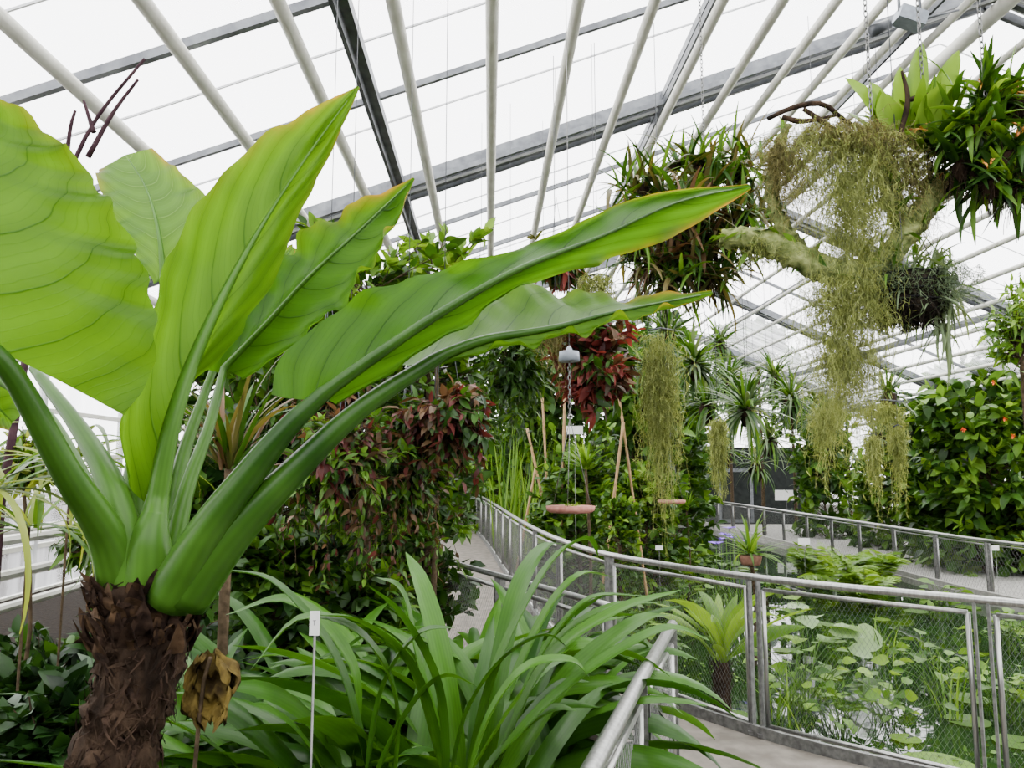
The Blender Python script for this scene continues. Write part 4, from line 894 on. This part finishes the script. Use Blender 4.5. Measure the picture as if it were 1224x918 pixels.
w=MB(); tube(w,crv(pt([(780,325,3.85),(820,290,3.85),(850,240,3.9),(832,190,3.95),(770,215,3.95)]),16),[.03,.04,.04,.03,.02],10); w.V[0]+=rng.normal(0,.005,w.V[0].shape)
b=at(842,190,3.95)
for i in range(160):
    P=droop(at(random.uniform(780,870),random.uniform(230,330),3.85)+rng.normal(0,.03,3),random.uniform(0,6.28),-60,random.uniform(.1,.4),20,6); tube(w,P,.0018,3,cap=False)
w2=MB(); chain(w2,b,A(b[0],b[1],roof_z(b[0],b[1])))
thing('cork_branch','hung cork branch holding bronze bromeliads','branch',b,[('branch',w,[BARK]),('chain',w2,[STEELD])])
# ================================================================ POND PLANTS
def pad(r):
    mb=MB(); a=np.linspace(.18,2*math.pi-.18,28); rr=[.03,.5,.9,1.0]; zz=[0,.003,.004,.008]
    V=[];U=[]
    for k,z in zip(rr,zz):
        for t in a: V.append((math.cos(t)*r*k,math.sin(t)*r*k,z+.003*math.sin(5*t)*k)); U.append((math.sin(t*9),k))
    mb.add(V,grid_faces(4,28),0,.5,U); return mb
def inpond(x,y):
    if y<4.6 or y>28: return False
    i=np.argmin(abs(edge[:,1]-y)) 
    return x>edge[i][0]+.5 and x<8.1 and x>.9
RR=(.13,.20,.30)
m0=[pad(RR[0]).finish('lily_pad',[G_LITE],(0,0,0)),pad(RR[1]).finish('lily_pad',[G_MID],(0,0,0)),pad(RR[2]).finish('lily_pad',[G_LITE],(0,0,0))]
proto=[o.data for o in m0]
for o in m0: bpy.data.objects.remove(o)
placed=[];tries=0
while len(placed)<110 and tries<12000:
    tries+=1; y=random.uniform(4.8,24); x=random.uniform(.8,8.0); k=random.choice([0,0,1,1,2]); r=RR[k]
    if not inpond(x,y) or any((x-a)**2+(y-b)**2<(r+c)**2 for a,b,c in placed): continue
    if math.sin(x*1.6+1)+math.sin(y*1.1)+random.uniform(-.6,.6)<0: continue
    placed.append((x,y,r)); o=bpy.data.objects.new('lily_pad',proto[k]); bpy.context.scene.collection.objects.link(o)
    o.location=(x,y,-.712); o.rotation_euler=(0,0,random.uniform(0,6.28)); o['category']='lily pad'; o['group']='lily pads on the pond'
    o['label']=('small bright green round floating lily pad','mid green round floating lily pad','large light green floating lily pad')[k]
mb=MB(); P=[]
for i in range(3600):
    y=random.uniform(4.6,20); x=random.uniform(1,8)
    if inpond(x,y) and (math.sin(x*2.1+y)+math.sin(y*1.7-x*.6)+random.uniform(-.5,.5))>1.15: P.append((x,y,-.70))
P=np.array(P); scatter(mb,OV3,P,np.column_stack([rng.normal(size=(len(P),2)),np.full(len(P),.3)]),rng.uniform(.04,.09,len(P)),rng.uniform(0,1,len(P)),rng.integers(0,2,len(P)))
single('floating_pond_weed','small light green leaves floating on the pond','pond plant',mb,[G_LITE,G_MID],(4,9,-.7),kind='stuff')
def pondclump(px,py,L,n,label,mats,T=BROAD,sz=.2,z=-.72):
    b=onz(px,py,z); mb=MB(); st=MB()
    for i in range(n):
        az=random.uniform(0,6.28); Pq=droop(b+rng.normal(0,.08,3)*(1,1,0),az,random.uniform(55,88),random.uniform(*L),random.uniform(10,60),7); tube(st,Pq,.004,4,0,.6,False)
        scatter(mb,T,Pq[-1:],(Pq[-1:]-Pq[-2:-1])/np.linalg.norm(Pq[-1]-Pq[-2])+A(math.cos(az),math.sin(az),-.3)*.9,np.array([sz*random.uniform(.7,1.2)]),np.array([random.random()]),int(rng.choice(len(mats))))
    thing('pond_plant',label,'pond plant',b,[('leaves',mb,list(mats)),('stems',st,[G_MID])])
for px,py,L,n,lab,ms,sz in [(960,850,(.3,.8),40,'clump of light green arrow leaves rising from the water',(G_LITE,G_MID,G_MID),.15),(1060,865,(.2,.5),34,'low light green leafy pond plant',(G_LITE,G_MID),.12),
  (1120,830,(.3,.7),26,'leafy pond plant with fresh leaves',(G_LITE,G_MID),.16),(965,790,(.4,.8),14,'pond plant with big pale leaves',(G_PALE,G_LITE),.38),
  (780,800,(.4,.8),50,'leafy green plant behind the railing mesh',(G_MID,G_DARK),.16),(820,760,(.5,.8),50,'leafy green marginal plant in the pond',(G_MID,G_DARK),.15),(705,700,(.5,.9),50,'green marginal plant near the railing bend',(G_MID,G_DARK),.16),
  (1200,860,(.3,.6),40,'leafy green marginal plant by the kerb',(G_MID,G_LITE),.14),(760,745,(.4,.8),50,'green marginal plant under the handrail',(G_MID,G_DARK),.16),(860,700,(.3,.6),40,'leafy pond plant near the iris',(G_MID,G_DARK),.18),(930,715,(.2,.4),30,'low green pond plant by the pot',(G_LITE,G_MID),.16),
  (820,690,(.4,.8),50,'leafy marginal plant on the open water',(G_MID,G_LITE),.2),(1120,740,(.3,.6),36,'leafy pond plant below the far walkway',(G_MID,G_LITE),.2),(1010,875,(.2,.5),34,'soft leaved pond plant by the edging',(G_MID,G_LITE),.12),(1210,780,(.3,.6),36,'green emergent pond plant near the bend',(G_MID,G_LITE),.18)]:
    pondclump(px,py,L,n,lab,ms,sz=sz)
for px,py in((940,870),(1140,860),(1050,790)):
    b=onz(px,py,-.72); mb=MB(); rosette(mb,b,18,(.35,.75),.010,(60,88),(5,60),2,nc=3,seg=8,jit=.08)
    single('pond_rush','upright thin green rush leaves in the water','pond plant',mb,[G_LITE,G_MID],b,group='rushes in the pond')
pp=at(862,795,5.7); mb=MB(); rosette(mb,pp,24,(.45,.9),.062,(40,86),(30,110),2,nc=5,seg=12,p=[.7,.3],roll=.9,fold=.25,prof=lambda t: np.clip(t*1.6+.12,0,1)**1.3*(1-t**3)**.8)
tk=MB(); tube(tk,crv([A(pp[0],pp[1],-.74),A(pp[0],pp[1],-.3),A(pp[0],pp[1],pp[2]+.02)],14),[.08,.065,.055],16); tk.V[0]+=rng.normal(0,.008,tk.V[0].shape)
for i in range(240):
    a=random.uniform(0,6.28); z=random.uniform(-.6,pp[2]); b=A(pp[0]+math.cos(a)*.06,pp[1]+math.sin(a)*.06,z); strap(tk,crv([b,b+A(math.cos(a)*.02,math.sin(a)*.02,.03),b+A(math.cos(a)*.03,math.sin(a)*.03,.07)],4),.006,(-math.sin(a),math.cos(a),0),.4,1,.5,3)
thing('pond_palm','bright green broad-leaved plant on a short fibrous trunk','plant',A(pp[0],pp[1],-.72),[('foliage',mb,[G_LITE,G_MID]),('trunk',tk,[BARK,FIB])])
for px,py,d in((868,640,12),(882,648,12.2),(856,650,11.8),(872,632,11.5),(862,645,12.3),(876,643,12.1)):
    b=at(px,py,d); mb=MB(); a=np.arange(8)*.785; scatter(mb,LA3,np.tile(b,(8,1)),np.stack([np.cos(a),np.sin(a),np.full(8,.5)],1),np.full(8,.12),np.full(8,.5),0); tube(mb,[A(b[0],b[1],-.72),b],.006,5,1)
    rosette(mb,A(b[0],b[1],-.72),8,(.5,.9),.015,(65,88),(5,40),1,nc=3,m0=1)
    single('iris_flower','purple flower on a green stalk over the pond','flower',mb,[PURPLE,G_MID],A(b[0],b[1],-.72),group='iris flowers')
mc=at(1088,22,6.6); mb=MB(); R3=np.array(Matrix.Rotation(.35,3,'Y')); box(mb,mc,(.26,.16,.14),R3)
mo=MB(); d=A(math.cos(-.35),0,math.sin(.35)); tube(mo,[mc-d*.12+A(-.1,0,-.02),mc-d*.12+A(-.26,0,-.09)],.055,14); 
br=MB(); tube(br,[mc+A(.1,0,.05),A(mc[0]+.1,mc[1],roof_z(mc[0]+.1,mc[1])-.02)],.015,8); tube(br,[mc+A(-.1,0,.02),A(mc[0]-.1,mc[1],roof_z(mc[0]-.1,mc[1])-.02)],.015,8); tube(br,[mc+A(.13,0,0),mc+A(.13,.02,.0)+A(.35,0,.1)],.012,8)
thing('vent_motor','grey electric vent motor with gearbox under the ridge','motor',mc,[('gearbox',mb,[GREYBOX],False),('motor_body',mo,[DKM]),('bracket',br,[GREYM])])
# ================================================================ LIGHT / CAMERA
w=bpy.data.worlds.new('World'); bpy.context.scene.world=w; w.use_nodes=True
bgd=w.node_tree.nodes['Background']; bgd.inputs[0].default_value=(.99,.985,1,1); bgd.inputs[1].default_value=7.5
sd=bpy.data.lights.new('sun','SUN'); sd.energy=3.5; sd.color=(1,.97,.9); sd.angle=math.radians(40); so=bpy.data.objects.new('sun',sd); so.rotation_euler=(math.radians(-20),math.radians(25),0); bpy.context.scene.collection.objects.link(so)
cd=bpy.data.cameras.new('camera'); cd.sensor_width=36; cd.lens=36*F/1224; cd.clip_start=.02; cd.clip_end=200
co=bpy.data.objects.new('camera',cd); co.location=(0,0,CZ); co.rotation_euler=(math.radians(90)+TH,0,0); bpy.context.scene.collection.objects.link(co); bpy.context.scene.camera=co
